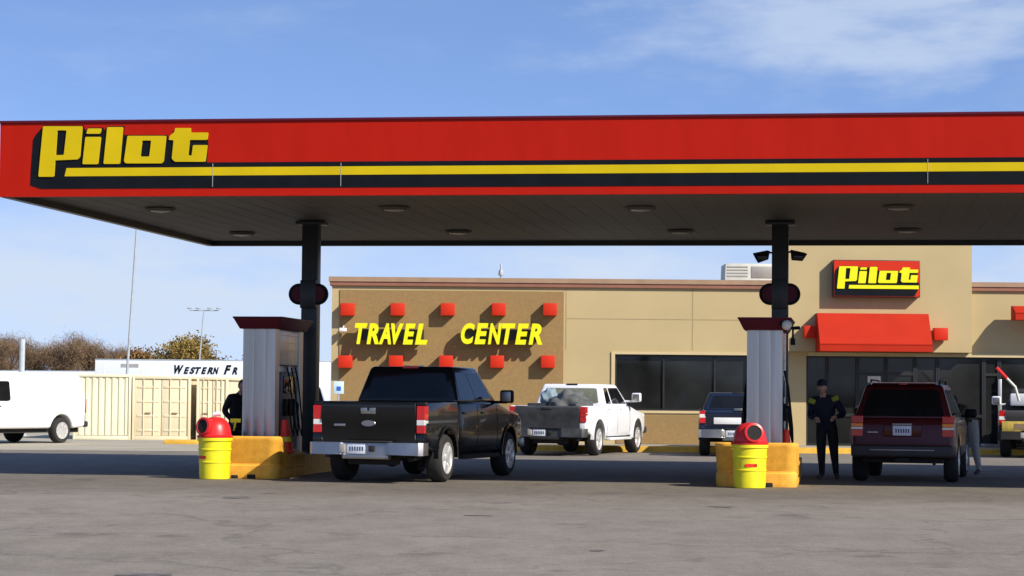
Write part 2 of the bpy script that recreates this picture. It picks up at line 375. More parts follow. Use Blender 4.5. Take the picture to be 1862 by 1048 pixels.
# lettering, traced in its own flat coordinates (1 unit = 1 zoomed pixel), y down
def ZP(x, y): return (x / 4.0304, 190 + y / 4.0304)
def smooth_poly(p, rr=7, n=3):
    o_ = []; m_ = len(p)
    for i in range(m_):
        a_, b_, c_ = Vector(p[i-1]), Vector(p[i]), Vector(p[(i+1) % m_])
        d1, d2 = a_ - b_, c_ - b_; r1 = min(rr, d1.length*.4, d2.length*.4)
        s, e = b_ + d1.normalized()*r1, b_ + d2.normalized()*r1
        for k in range(n+1):
            t = k/n; o_.append(tuple((1-t)**2*s + 2*t*(1-t)*b_ + t*t*e))
    return o_
LET = {
 'P': [[(320,162),(608,162),(590,385),(575,405),(408,412),(400,532),(285,532)], [(424,192),(492,192),(472,372),(412,374)]],
 'i': [[(630,240),(744,240),(722,440),(608,440)]],
 'dot': [[(648,178),(748,178),(738,217),(636,217)]],
 'l': [[(790,168),(906,168),(882,438),(762,438)]],
 'o': [[(938,232),(1222,232),(1202,420),(1190,434),(925,434),(912,418)], [(1046,266),(1112,266),(1098,384),(1032,384)]],
 't': [[(1287,175),(1403,175),(1400,208),(1530,208),(1522,262),(1394,262),(1382,375),(1408,378),(1418,300),(1524,300),(1508,422),(1285,422),(1262,400),(1276,264),(1238,262),(1248,232),(1282,205)]],
}
BLK = [(322,155),(612,155),(628,192),(650,170),(755,170),(768,190),(790,160),(914,160),(908,225),(1225,225),(1245,258),(1280,262),(1524,258),(1528,300),(1516,424),(1530,428)]
# on the fascia the black band and the yellow stripe run on to the far end
def fz(px, py): return onF(px, py)[1]
bandT = fz(1100, 291); bandB = fz(1100, 339); yT = fz(1100, 300); yB = fz(1100, 315.5)
uS = onF(118, 312)[0]
f3 = lambda u, v, w: Vector((u, -w, v))
def fpt(p): return onF(*ZP(*p))
bm = bmesh.new()
bl_ = [fpt(p) for p in BLK]; 
tail = [(bl_[-1][0], bandT), (CL - .3, bandT), (CL - .3, bandB), fpt((300, 612))[:1] + (bandB,), (fpt((222, 590))[0], bandB + .06), fpt((226, 500)), fpt((243, 262)), fpt((262, 225))]
prism(bm, [bl_[:-1] + tail], f3, 0.0, .006)
obj('black_band', bm, 'black', fas, smooth=False)
bm = bmesh.new()
prism(bm, [[(uS, yB), (CL - .3, yB), (CL - .3, yT), (uS + .03, yT)]], f3, 0.004, .012)
obj('yellow_stripe', bm, 'yellow', fas, smooth=False)
bm = bmesh.new()
for k, lp in LET.items():
    prism(bm, [[fpt(p) for p in smooth_poly(q, 9)] for q in lp], f3, 0.004, .03)
obj('logo_lettering', bm, 'yellow', fas, smooth=False)
for px in (387, 620, 1687, 2150):
    bm = bmesh.new(); u = onF(px, 320)[0]; box(bm, u - .004, u + .004, -.015, -.003, bandB + .02, bandT - .02)
    obj('panel_seam', bm, 'seam', fas, smooth=False)
# columns
def to_c(P): w = Vector(P) - FL; return w.dot(cu), w.dot(cv)
cols = []
for px in (567, 1419):
    p = atZ(px, 402, 4.7); u, v = to_c(p); cols.append((u, v))
    bm = bmesh.new(); box(bm, u - .15, u + .15, v - .15, v + .15, 0, Z0 + .1, .012)
    box(bm, u - .27, u + .27, v - .2, v + .2, Z0 + .02, Z0 + .084, .01)
    box(bm, u - .22, u + .22, v - .22, v + .22, .0, .40, .01)
    obj('column', bm, 'steel_dark', canopy)
# beam line across the soffit that joins the columns
# recessed lamps in the soffit
def make_can():
    o = thing('ceiling_lamp', 'x', 'ceiling light', group='round lamps recessed in the canopy soffit')
    bm = bmesh.new(); lathe(bm, [(.27, 0), (.27, -.02), (.22, -.04), (.20, -.01)], 24); obj('rim_ring', bm, 'soffit', o)
    bm = bmesh.new(); lathe(bm, [(.19, -.012), (.17, -.045), (.08, -.06)], 24); obj('lamp_lens', bm, 'lens', o)
    return o
can0 = None
for i, (px, py, lb) in enumerate([(292, 380, 'round soffit lamp in the front row near the canopy end with the big yellow lettering'), (440, 424, 'round soffit lamp in the back row beyond the first column, over the tall light pole'), (717, 378, 'round soffit lamp in the front row over the black pickup cab'), (833, 421, 'round soffit lamp in the back row above the word TRAVEL'),
        (1165, 378, 'round soffit lamp in the front row, midway between the two columns'), (1238, 420, 'round soffit lamp in the back row above the dark store window'), (1634, 376, 'round soffit lamp in the front row over the maroon SUV'), (1650, 418, 'round soffit lamp in the back row above the lit box sign')]):
    if can0 is None: can0 = make_can(); o = can0
    else: o = copy_tree(can0)
    o.location = atZ(px, py, Z0 + .082); o['label'] = lb
# flood lights either side of the second column
fl0 = None
for px, py, s, lb in ((1385, 467, -1, 'black floodlight on an arm beside the second column, aimed over the roof unit'), (1450, 466, 1, 'black floodlight on an arm beside the second column, in front of the stucco tower')):
    o = thing('floodlight', lb, 'floodlight', group='floodlights on the second canopy column')
    cx, cy = cols[1]; base = FL + cu*(cx + s*.15) + cv*cy
    o.location = (base.x, base.y, atY(px, py, base.y).z)
    ex = atY(px, py, base.y).x - base.x
    bm = bmesh.new(); tube(bm, [(0, 0, .07), (ex*.6, 0, .09), (ex, 0, .06)], .018, 6); obj('arm', bm, 'steel_dark', o)
    bm = bmesh.new(); hexa(bm, [(ex-.10, -.10, -.11), (ex+.10, -.10, -.08), (ex+.10, .08, -.05), (ex-.10, .08, -.05), (ex-.16, -.12, .07), (ex+.16, -.12, .07), (ex+.14, .1, .1), (ex-.14, .1, .1)], .01)
    if s > 0: bmesh.ops.rotate(bm, verts=bm.verts, cent=(ex, 0, 0), matrix=Matrix.Rotation(R(12), 3, 'Y'))
    else: bmesh.ops.rotate(bm, verts=bm.verts, cent=(ex, 0, 0), matrix=Matrix.Rotation(R(-12), 3, 'Y'))
    obj('housing', bm, 'black', o)
    bm = bmesh.new(); box(bm, ex-.09, ex+.09, -.135, -.122, -.07, .05, .005); obj('lamp_lens', bm, 'glass', o)
# round maroon pump-number discs on both sides of each column
for (cx, cy), px, lb in zip(cols, (562, 1417), ('pair of round dark maroon discs on the column by the black pickup', 'pair of round dark maroon discs on the column beside the box sign')):
    base = FL + cu*cx + cv*cy
    o = thing('disc_sign', lb, 'sign', (base.x, base.y, atY(px, 536, base.y).z), CY, group='round column signs')
    for s in (-1, 1):
        bm = bmesh.new()
        t = bmesh.new(); lathe(t, [(.001, -.03), (.19, -.03), (.20, -.02), (.20, .05), (.19, .06), (.001, .06)], 32)
        merge(bm, t, 0, Matrix.Translation((s*.175, -.17 - (s > 0)*.001, 0)) @ Matrix.Rotation(R(90), 4, 'X'))
        d = obj('disc', bm, 'black', o)
        bm = bmesh.new()
        t = bmesh.new(); lathe(t, [(.001, 0), (.145, 0), (.145, .012), (.001, .012)], 32)
        merge(bm, t, 0, Matrix.Translation((s*.175, -.23, 0)) @ Matrix.Rotation(R(90), 4, 'X'))
        obj('disc_face', bm, 'maroon', d)
# the column passes in front of the middle of the discs: a flush cover plate
    bm = bmesh.new(); box(bm, -.15, .15, -.25, -.152, -.26, .26, .01); obj('bracket', bm, 'steel_dark', o)
# ---------------------------------------------------------------- islands, guards, pumps
def island(ox, oy, gl, lb_i):
    o = thing('pump_island', lb_i, 'island', (ox, oy, 0), CY, 'raised pump islands')
    bm = bmesh.new(); pts = rrect(-.6, .6, .12, 6.2, .45, 6); prism(bm, [pts], lambda u, v, w: Vector((u, v, w)), 0, .34); obj('kerb_block', bm, 'conc', o)
    bm = bmesh.new(); pts2 = rrect(-.604, .604, .116, 6.204, .454, 6); pin = rrect(-.56, .56, .16, 6.16, .41, 6)
    prism(bm, [pts2, pin], lambda u, v, w: Vector((u, v, w)), .0, .346); obj('painted_edge', bm, 'guard', o)
    g = thing('island_guard', gl, 'guard', (ox, oy, 0), CY, 'yellow island guards')
    bm = bmesh.new()
    # moulded U-shaped barrier: high front, wings sweeping down to the rear
    path = []; hw = .65; r_ = .17; n = 8
    path += [(-hw, q) for q in (1.9, 1.2, .8, .6, .5, .4, .3)]
    for k in range(n+1): a_ = R(180 + 90*k/n); path.append((-hw + r_ + r_*math.cos(a_), r_ + r_*math.sin(a_)))
    for x in (-.15, .0, .15): path.append((x, 0))
    for k in range(n+1): a_ = R(270 + 90*k/n); path.append((hw - r_ + r_*math.cos(a_), r_ + r_*math.sin(a_)))
    path += [(hw, q) for q in (.3, .4, .5, .6, .8, 1.2, 1.9)]
    def hgt(y): t = max(0, min(1, (y - .18) / .42)); return .72 - .30*t*t*(3-2*t)
    rings = []
    for i, (x, y) in enumerate(path):
        a_ = Vector(path[max(i-1, 0)]); b_ = Vector(path[min(i+1, len(path)-1)]); d = (b_ - a_).normalized(); nn = Vector((-d.y, d.x))
        h = hgt(y); ring = []
        for off, z in ((0, 0), (-.015, .05), (-.015, h*.30), (.012, h*.33), (.012, h*.38), (-.008, h*.41), (-.008, h - .10), (-.03, h - .07), (-.03, h - .02), (0, h), (.16, h), (.18, h - .03), (.18, 0)):
            ring.append(bm.verts.new((x + nn.x*off, y + nn.y*off, z)))
        rings.append(ring)
    for a_, b_ in zip(rings, rings[1:]):
        m_ = len(a_)
        for k in range(m_): bm.faces.new((a_[k], a_[(k+1) % m_], b_[(k+1) % m_], b_[k]))
    for r2 in (rings[0], rings[-1][::-1]): bm.faces.new(r2)
    obj('shell', bm, 'guard', g, ang=50)
    bm = bmesh.new(); box(bm, .12, .27, -.019, .03, .0, .075, .01); obj('drain_notch', bm, 'under', g)
    bm = bmesh.new(); box(bm, -.16, -.04, -.019, .03, .0, .06, .01); obj('drain_notch', bm, 'under', g)
    return o, g
def pump(ox, oy, lb, mir=False):
    o = thing('fuel_pump', lb, 'fuel pump', (ox, oy, .34), CY, 'fuel pumps')
    w, D, h = .295, 2.0, 2.42
    def ribbed(y0, y1, x0, x1, z1):
        bm = bmesh.new(); pts = []; n = 3; sw = (x1 - x0) / n
        pts.append((x0, y1))
        for i in range(n):
            a_ = x0 + i*sw
            pts += [(a_, y0 + .006), (a_ + .006, y0 + .002), (a_ + .15*sw, y0 - .004), (a_ + .35*sw, y0 - .007), (a_ + .5*sw, y0 - .008), (a_ + .65*sw, y0 - .007), (a_ + .85*sw, y0 - .004), (a_ + sw - .006, y0 + .002)]
        pts += [(x1, y0 + .012), (x1, y1)]
        prism(bm, [pts], lambda u, v, w_: Vector((u, v, w_)), 0, z1); return bm
    obj('end_column', ribbed(0, .26, -w, w, 2.24), 'alu', o, ang=20)
    obj('rear_column', ribbed(D - .22, D, -w, w, 2.24), 'alu', o, ang=20)
    bm = bmesh.new(); box(bm, -w + .02, w - .02, .26, D - .22, 1.62, 2.24, .01); 
    for z in (1.75, 1.88, 2.01, 2.14): box(bm, -w + .01, w - .01, .27, D - .23, z, z + .012)
    obj('header_panel', bm, 'alu', o)
    bm = bmesh.new()
    a_, b_ = w + .05, w + .14
    hexa(bm, [(-a_, -.06, 2.24), (a_, -.06, 2.24), (a_, D + .06, 2.24), (-a_, D + .06, 2.24), (-b_, -.16, 2.42), (b_, -.16, 2.42), (b_, D + .14, 2.42), (-b_, D + .14, 2.42)], .012)
    obj('crown', bm, 'maroon', o)
    bm = bmesh.new(); box(bm, -b_ - .01, b_ + .01, -.17, D + .15, 2.42, 2.45, .006); obj('crown_cap', bm, 'maroon', o)
    bm = bmesh.new(); box(bm, -w + .02, w - .02, .46, D - .42, 0, 1.5, .02); box(bm, -w, w, .42, D - .38, 0, .12, .01)
    d = obj('dispenser', bm, 'grey_paint', o)
    for s in (-1, 1):
        x = s*(w - .02)
        bm = bmesh.new(); box(bm, min(x, x + s*.02), max(x, x + s*.02), .62, D - .58, 1.12, 1.42, .006); obj('display', bm, 'glass', d)
        bm = bmesh.new(); box(bm, min(x, x + s*.012), max(x, x + s*.012), .60, D - .56, .25, .60, .004); obj('door_panel', bm, 'maroon', d)
        for k in range(3):
            y = .66 + k*.30
            bm = bmesh.new(); box(bm, min(x, x + s*.05), max(x, x + s*.05), y, y + .10, .72, 1.02, .01)
            tube(bm, [(x + s*.06, y + .05, .98), (x + s*.11, y + .05, .93), (x + s*.10, y + .05, .80)], .018, 6)
            nz_ = obj('nozzle', bm, 'black', d)
            bm = bmesh.new()
            tube(bm, [(x + s*.10, y + .05, .80), (x + s*.13, y + .08, .52), (x + s*.16, y + .14, .36), (x + s*.15, y + .2, .6), (x + s*.08, y + .17, 1.3), (x + s*.02, y + .17, 1.58)], .014, 6)
            obj('hose', bm, 'black', nz_)
    # small camera globe and arm hanging off the crown's outer corner
    return o
def bin_(x, y, lb, rz):
    o = thing('trash_can', lb, 'trash can', (x, y, 0), rz, 'yellow drum trash cans')
    bm = bmesh.new()
    lathe(bm, [(.24, 0), (.252, .01), (.258, .10), (.262, .27), (.272, .28), (.272, .30), (.263, .31), (.270, .48), (.282, .49), (.282, .51), (.272, .52), (.278, .64), (.298, .65), (.298, .70), (.29, .71), (.25, .71)], 40)
    obj('drum', bm, 'drum', o, ang=30)
    bm = bmesh.new()
    pts = [(math.radians(a), z) for a in (-26, 26) for z in (.36, .40)]
    q = [bm.verts.new((.2715*math.sin(R(a)), -.2715*math.cos(R(a)), z)) for a, z in [(t, .345) for t in range(-30, 13, 6)] + [(t, .395) for t in range(12, -31, -6)]]
    bm.faces.new(q); bmesh.ops.solidify(bm, geom=bm.faces[:], thickness=.004)
    obj('red_label', bm, 'cone', o)
    # domed lid with a hooded opening
    bm = bmesh.new(); lathe(bm, [(.30, .70), (.305, .73), (.275, .75), (.268, .80), (.245, .90), (.20, .98), (.13, 1.03), (.05, 1.05), (.001, 1.052)], 40)
    lid = obj('dome_lid', bm, 'dome', o, ang=40)
    bm = bmesh.new()
    t = bmesh.new(); lathe(t, [(.155, 0), (.155, .14), (.12, .15), (.12, 0)], 28); merge(bm, t, 0, Matrix.Translation((0, -.16, .875)) @ Matrix.Rotation(R(82), 4, 'X'))
    obj('hood_ring', bm, 'dome', lid, ang=30)
    bm = bmesh.new()
    t = bmesh.new(); lathe(t, [(.001, .10), (.121, .10), (.121, .135), (.001, .135)], 28); merge(bm, t, 0, Matrix.Translation((0, -.16, .875)) @ Matrix.Rotation(R(82), 4, 'X'))
    obj('opening', bm, 'under', lid)
    return o
def cone(x, y, z, lb, tilt=0):
    o = thing('traffic_cone', lb, 'cone', (x, y, z), CY, 'red cones on the pump islands'); o.rotation_euler[1] = tilt
    bm = bmesh.new(); box(bm, -.14, .14, -.14, .14, 0, .035, .008); lathe(bm, [(.135, .03), (.115, .14), (.082, .33), (.062, .52), (.058, .57), (.02, .575)], 28)
    c_ = obj('body', bm, 'cone', o, ang=30)
    bm = bmesh.new(); lathe(bm, [(.108, .19), (.110, .192), (.096, .275), (.094, .276)], 28); obj('yellow_band', bm, 'drum', o, ang=30)
    return o
# left island
gA = atZ(437, 867); gA.y = 39.55; gA.x = atY(437, 867, 39.55).x
island(gA.x, gA.y, 'yellow moulded guard round the island end beside the black pickup', 'raised concrete pump island between the yard and the black pickup')
def loc_of(g, lx, ly): return Vector((g.x, g.y, 0)) + cu*lx + cv*ly
pA = loc_of(gA, .10, .78); pump(pA.x, pA.y, 'silver ended fuel pump with maroon crown beside the black pickup')
cA = atY(390, 868, 39.15); bin_(cA.x, 39.15, 'yellow drum trash can with red dome lid by the black pickup pump, opening turned aside', R(-38))
kA = loc_of(gA, .575, .86); cone(kA.x, kA.y, .424, 'red cone with yellow band standing on the guard nearest the black pickup', R(-3))
gB = Vector((atY(1375, 885, 37.75).x, 37.75, 0))
island(gB.x, gB.y, 'yellow moulded guard round the island end near the man in navy', 'raised concrete pump island beside the man in navy')
pB = loc_of(gB, .10, .78); pump(pB.x, pB.y, 'silver ended fuel pump with maroon crown near the maroon SUV')
cB = atY(1363, 888, 37.3); bin_(cB.x, 37.3, 'yellow drum trash can with round red hood facing out beside the second pump', R(8))
kB = loc_of(gB, .44, 1.25); cone(kB.x, kB.y, .346, 'red cone mostly hidden behind the pump nearest the man in navy', 0)
# bits on the first can and island: cup, squeegee bucket
o = thing('paper_cup', 'crumpled white paper cup lying on the red dome lid', 'cup', (cA.x + .02, 39.15, 1.05)); bm = bmesh.new()
t = bmesh.new(); lathe(t, [(.035, -.06), (.05, .07), (.045, .07), (.03, -.05)], 16); merge(bm, t, 0, Matrix.Translation((0, 0, .05)) @ Matrix.Rotation(R(80), 4, 'Y') ); obj('cup_body', bm, 'white', o)
wB = loc_of(gA, -.28, .45)
o = thing('wash_bucket', 'dark windshield wash bucket with yellow squeegee handle behind the guard', 'bucket', (wB.x, wB.y, .346), CY)
bm = bmesh.new(); lathe(bm, [(.12, 0), (.15, .42), (.165, .44), (.15, .46), (.13, .44)], 20); obj('tub', bm, 'black', o)
bm = bmesh.new(); tube(bm, [(.0, 0, .3), (.06, 0, .62)], .016, 6); box(bm, -.03, .15, -.02, .02, .60, .67, .01); obj('squeegee', bm, 'drum', o)
# camera globe beside the second pump crown
gl = loc_of(gB, .47, .62)
o = thing('camera_globe', 'white globe camera on a short black arm at the pump crown corner', 'camera', (gl.x, gl.y, 2.66), CY)
bm = bmesh.new(); bmesh.ops.create_uvsphere(bm, u_segments=20, v_segments=12, radius=.085); obj('globe', bm, 'pale', o)
bm = bmesh.new(); tube(bm, [(-.12, 0, .02), (.10, 0, -.05), (.2, .1, -.04)], .03, 8); tube(bm, [(.10, 0, -.05), (.10, 0, -.25)], .018, 6); box(bm, .06, .14, -.04, .04, -.33, -.22, .01); obj('arm', bm, 'black', o)
# ---------------------------------------------------------------- store
st = thing('store_building', 'long tan stucco store with rust coping and a tall entrance tower', 'building', (0, S_Y, 0))
def bx_(px, py=700): return atY(px, py, S_Y).x
XL, XB = bx_(603, 600), bx_(1028, 600)
XW0, XW1 = bx_(1118), 6.55
XT0, XT1 = bx_(1428, 480), bx_(1763, 480); XR = 27.0
XG0 = bx_(1466)
zR = atY(980, 508, S_Y).z; zc = zR - .22
zw0, zw1 = atY(1200, 747, S_Y).z, atY(1200, 645, S_Y).z
bm = bmesh.new(); BD = 14.0
# front wall pieces round the openings (0.25 thick), then side and back walls
box(bm, XL, XW0, 0, .25, -.6, zc); box(bm, XW0, XW1, 0, .25, -.6, zw0); box(bm, XW0, XR, 0, .25, zw1, zc)
box(bm, XW1, XG0, 0, .25, -.6, zw1); box(bm, XL, XL + .25, .25, BD, -.6, zc); box(bm, XR - .25, XR, .25, BD, -.6, zc); box(bm, XL + .25, XR - .25, BD - .25, BD, -.6, zc)
wall = obj('wall', bm, 'tan', st, smooth=False)
bm = bmesh.new(); box(bm, XL + .25, XR - .25, .25, BD - .25, zc - .5, zc - .4); obj('roof', bm, 'conc', st, smooth=False)
bm = bmesh.new(); box(bm, XL + .22, XB - .05, -.03, -.002, .2, zc - .12); 
obj('brown_panel', bm, 'brown', st, smooth=False)
bm = bmesh.new(); box(bm, XW0 + .05, XW1 - .05, -.03, -.002, .16, zw0 - .12); obj('brown_base_panel', bm, 'brown', st, smooth=False)
bm = bmesh.new(); box(bm, XL - .06, XR + .06, -.08, BD + .06, zc, zc + .11); obj('coping', bm, 'coping', st, smooth=False)
bm = bmesh.new(); box(bm, XL - .09, XR + .09, -.11, BD + .09, zc + .11, zR + .02); obj('coping_cap', bm, 'coping2', st, smooth=False)
bm = bmesh.new()
box(bm, XW0 - .10, XW0, -.04, 0, zw0 - .07, zw1 + .07); box(bm, XW0, XW1 + .1, -.04, 0, zw1, zw1 + .07); box(bm, XW0, XW1, -.04, .10, zw0 - .07, zw0)
obj('window_trim', bm, 'tanlight', st, smooth=False)
bm = bmesh.new(); box(bm, XG0 + .05, XR, -.05, 0, zw1, zw1 + .1); obj('entrance_trim', bm, 'tanlight', st, smooth=False)
bm = bmesh.new(); zt = 6.3
box(bm, XT0, XT1, -.32, -.02, zw1 + .12, zt); box(bm, XT0, XT1, .27, 1.5, zc + .3, zt)
obj('tower', bm, 'tan', st, smooth=False)
bm = bmesh.new(); box(bm, XT0 - .06, XT1 + .06, -.38, 1.56, zt, zt + .2); obj('tower_coping', bm, 'coping', st, smooth=False)
bm = bmesh.new()
for x in (XB + .02, 5.0, 14.2, 16.6, 19.0): box(bm, x - .012, x + .012, -.006, -.001, zw1 + .12, zc - .005)
box(bm, XB + .04, XT0 - .01, -.007, -.0015, (zw1 + zc)/2 + .05, (zw1 + zc)/2 + .065); obj('stucco_joint', bm, 'joint', st, smooth=False)
# glazing: each window a part, frame as sub-part
def window(x0, x1, z0, z1, mull, name='window', rail=None, m='store_glass'):
    bm = bmesh.new(); box(bm, x0, x1, .12, .135, z0, z1); g = obj(name, bm, m, st, smooth=False)
    bm = bmesh.new(); f = .05
    box(bm, x0, x0 + f, .07, .118, z0, z1); box(bm, x1 - f, x1, .07, .118, z0, z1); box(bm, x0 + f, x1 - f, .07, .118, z0, z0 + f); box(bm, x0 + f, x1 - f, .07, .118, z1 - f, z1)
    for x in mull: box(bm, x - .025, x + .025, .07, .118, z0 + f, z1 - f)
    if rail: box(bm, x0 + f, x1 - f, .075, .116, rail - .04, rail + .04)
    obj('frame', bm, 'frame', g, smooth=False); return g
window(XW0, XW1, zw0, zw1, [bx_(1207), bx_(1300)])
xs_ = [XG0, bx_(1505), bx_(1560), bx_(1612), bx_(1665), bx_(1706), bx_(1790), bx_(1818), 15.2, 17.2, 19.2, 21.2, 24, XR - .3]
for i, (a_, b_) in enumerate(zip(xs_, xs_[1:])):
    dr = i in (2, 3)
    window(a_ + .004, b_ - .004, .16, zw1, [], 'door' if dr or i == 6 else 'window', 2.15 if dr or i == 6 else 1.0)
bm = bmesh.new(); x = bx_(1818); box(bm, x - .05, x + .05, -.02, .068, .15, zw1 - .6, .01); box(bm, bx_(1783), x - .05, -.02, .05, .152, .24, .005); obj('door_post', bm, 'alu', st)
bm = bmesh.new(); box(bm, XL + .3, XR - .3, .9, 1.0, .16, zw1 + .2); obj('interior_screen', bm, 'inner', st, smooth=False)
bm = bmesh.new(); x = bx_(1590); box(bm, x - .18, x + .18, .05, .068, 1.9, 2.08, .004); obj('door_notice', bm, 'pale', st)
# rooftop unit
p0, p1 = atY(1316, 505, 67.5), atY(1410, 480, 67.5)
o = thing('rooftop_unit', 'pale metal air conditioning unit on the flat store roof', 'roof unit', ((p0.x+p1.x)/2, 68.2, 3.9))
w_ = (p1.x - p0.x)/2; h_ = p1.z - 3.9
bm = bmesh.new(); hexa(bm, [(-w_, -.7, 0), (w_, -.7, 0), (w_, .7, 0), (-w_, .7, 0), (-w_ + .05, -.7, h_), (w_, -.7, h_), (w_, .7, h_), (-w_ + .05, .7, h_)], .015)
cab_ = obj('cabinet', bm, 'pale', o)
bm = bmesh.new()
for i in range(4): box(bm, -w_ + .1, -.05, -.712, -.702, h_ - .12 - i*.09, h_ - .08 - i*.09)
box(bm, .05, w_ - .08, -.715, -.7, h_ - .42, h_ - .08, .004); obj('louvre_panel', bm, 'seam', cab_)
bm = bmesh.new(); box(bm, -w_ + .1, -w_ + .5, -.5, .5, h_ - .4, h_ + .02); obj('side_hood', bm, 'pole', o)
o = thing('roof_vent', 'thin roof vent pipe with cap above the word CENTER', 'vent', (atY(911, 500, 66).x, 66, 4.0)); zv = atY(911, 481, 66).z - 4.0
bm = bmesh.new(); tube(bm, [(0, 0, 0), (0, 0, zv)], .03, 8); lathe(bm, [(.07, zv - .32), (.08, zv - .28), (.06, zv - .16)], 12); obj('pipe', bm, 'pole', o)
# awnings: sloping red boxes
def awning(x0, x1, z0, z1, dp, lb):
    bm = bmesh.new(); s_ = .06
    prof = [(0, z0), (-dp, z0), (-dp, z0 + .2), (-dp*.35, z1), (0, z1)]
    prism(bm, [prof], lambda u, v, w: Vector((w, u - .33, v)), x0, x1)
    a = obj('awning', bm, 'awning', st, smooth=False); a['label'] = lb
    bm = bmesh.new()
    n = int((x1 - x0)/.9) + 1
    box(bm, x0 - .01, x1 + .01, -.33 - dp - .012, -.33 - dp + .02, z0 + .18, z0 + .21); obj('awning_rail', bm, 'awning', a)
awning(atY(1487, 600, 63).x, atY(1690, 600, 63).x, atY(1590, 640, 63).z, atY(1590, 570, 63).z, .95, 'large red awning over the entrance')
awning(atY(1845, 570, 63).x, atY(1845, 570, 63).x + 3.4, atY(1850, 582, 63).z, atY(1850, 556, 63).z, .6, 'red awning cut by the picture edge')
# box sign with the yellow lettering
s0, s1 = atY(1515, 540, 63.2), atY(1673, 474, 63.2)
SW, SH = s1.x - s0.x, s1.z - s0.z; SD = .30
sg = thing('box_sign', 'red and black box sign with yellow lettering on the tower', 'sign', ((s0.x + s1.x)/2, S_Y - .32 - SD, s0.z))
bm = bmesh.new(); box(bm, -SW/2, SW/2, 0, SD - .002, 0, SH, .01); obj('sign_case', bm, 'steel_dark', sg)
bm = bmesh.new(); box(bm, -SW/2 + .02, SW/2 - .02, -.012, 0, .02, SH - .02); obj('red_face', bm, 'redlamp', sg, smooth=False)
u0, u1, v0, v1 = 285., 1535., 150., 560.
def sgp(p): return ((p[0] - u0)/(u1 - u0)*(SW*.94) - SW*.46, SH*.845 - (p[1] - v0)/(v1 - v0)*(SH*.67))
f4 = lambda u, v, w: Vector((u, -w, v))
bm = bmesh.new()
bl2 = [sgp(p) for p in BLK[:-1]]
prism(bm, [bl2 + [(SW/2 - .03, sgp((0, 424))[1]), (SW/2 - .03, .26), (SW/2 - .16, .03), (-SW/2 + .03, .03), (-SW/2 + .03, SH*.62), sgp((262, 225))]], f4, .01, .018)
obj('black_shape', bm, 'black', sg, smooth=False)
bm = bmesh.new()
for k, lp in LET.items(): prism(bm, [[sgp(p) for p in smooth_poly(q, 9)] for q in lp], f4, .014, .04)
prism(bm, [[sgp((465, 530)), sgp((1535, 530)), sgp((1535, 470)), sgp((472, 470))]], f4, .014, .04)
obj('lettering', bm, 'letter', sg, smooth=False)
# TRAVEL CENTER: a mesh per letter
def glyph(ch, size, ext, sx=1., shear=0., off=0.):
    cu_ = bpy.data.curves.new('glyph', 'FONT'); cu_.body = ch; cu_.size = size; cu_.extrude = ext; cu_.shear = shear; cu_.offset = off; cu_.resolution_u = 4
    ob = bpy.data.objects.new('glyph', cu_); C.objects.link(ob); bpy.context.view_layer.update()
    me = bpy.data.meshes.new_from_object(ob.evaluated_get(bpy.context.evaluated_depsgraph_get()))
    adv = max(v.co.x for v in me.vertices); mn = min(v.co.x for v in me.vertices)
    C.objects.unlink(ob); bpy.data.objects.remove(ob); bpy.data.curves.remove(cu_)
    for v in me.vertices: v.co = Vector((v.co.x*sx, -v.co.z, v.co.y))
    return me, mn*sx, adv*sx
def word(root, txt, x0, x1, z0, z1, y, ext, m, pname='letter', shear=.22):
    hh = z1 - z0; size = hh/.73; slot = (x1 - x0)/len(txt)
    for i, ch in enumerate(txt):
        if ch == ' ': continue
        me, a_, b_ = glyph(ch, size, ext, 1., shear, .045*size)
        k = slot*(1.02 if ch not in 'I' else .4)/(b_ - a_)
        zz0 = min(v.co.z for v in me.vertices); zz1 = max(v.co.z for v in me.vertices)
        for v in me.vertices: v.co = Vector(((v.co.x - a_)*k + x0 + i*slot, v.co.y + y, z0 + (v.co.z - zz0)*hh/(zz1 - zz0)))
        me.materials.append(M[m]); me.name = pname
        o_ = bpy.data.objects.new(pname, me); link(o_, root)
LY = 63.44
for txt, a_, b_, lb in (('TRAVEL', 645, 777, 'yellow slanted TRAVEL letters standing off the brown wall'), ('CENTER', 838, 986, 'yellow slanted CENTER letters standing off the brown wall')):
    q0, q1 = atY(a_, 626, LY), atY(b_, 589, LY)
    r_ = thing('letter_sign', lb, 'sign', (q0.x, LY, q0.z), 0, 'words on the brown wall')
    word(r_, txt, 0, q1.x - q0.x, 0, q1.z - q0.z, 0, .09, 'letter')
    bm = bmesh.new(); box(bm, .1, q1.x - q0.x - .1, .10, S_Y - .034 - LY, .12, .42); obj('raceway', bm, 'steel_dark', r_)
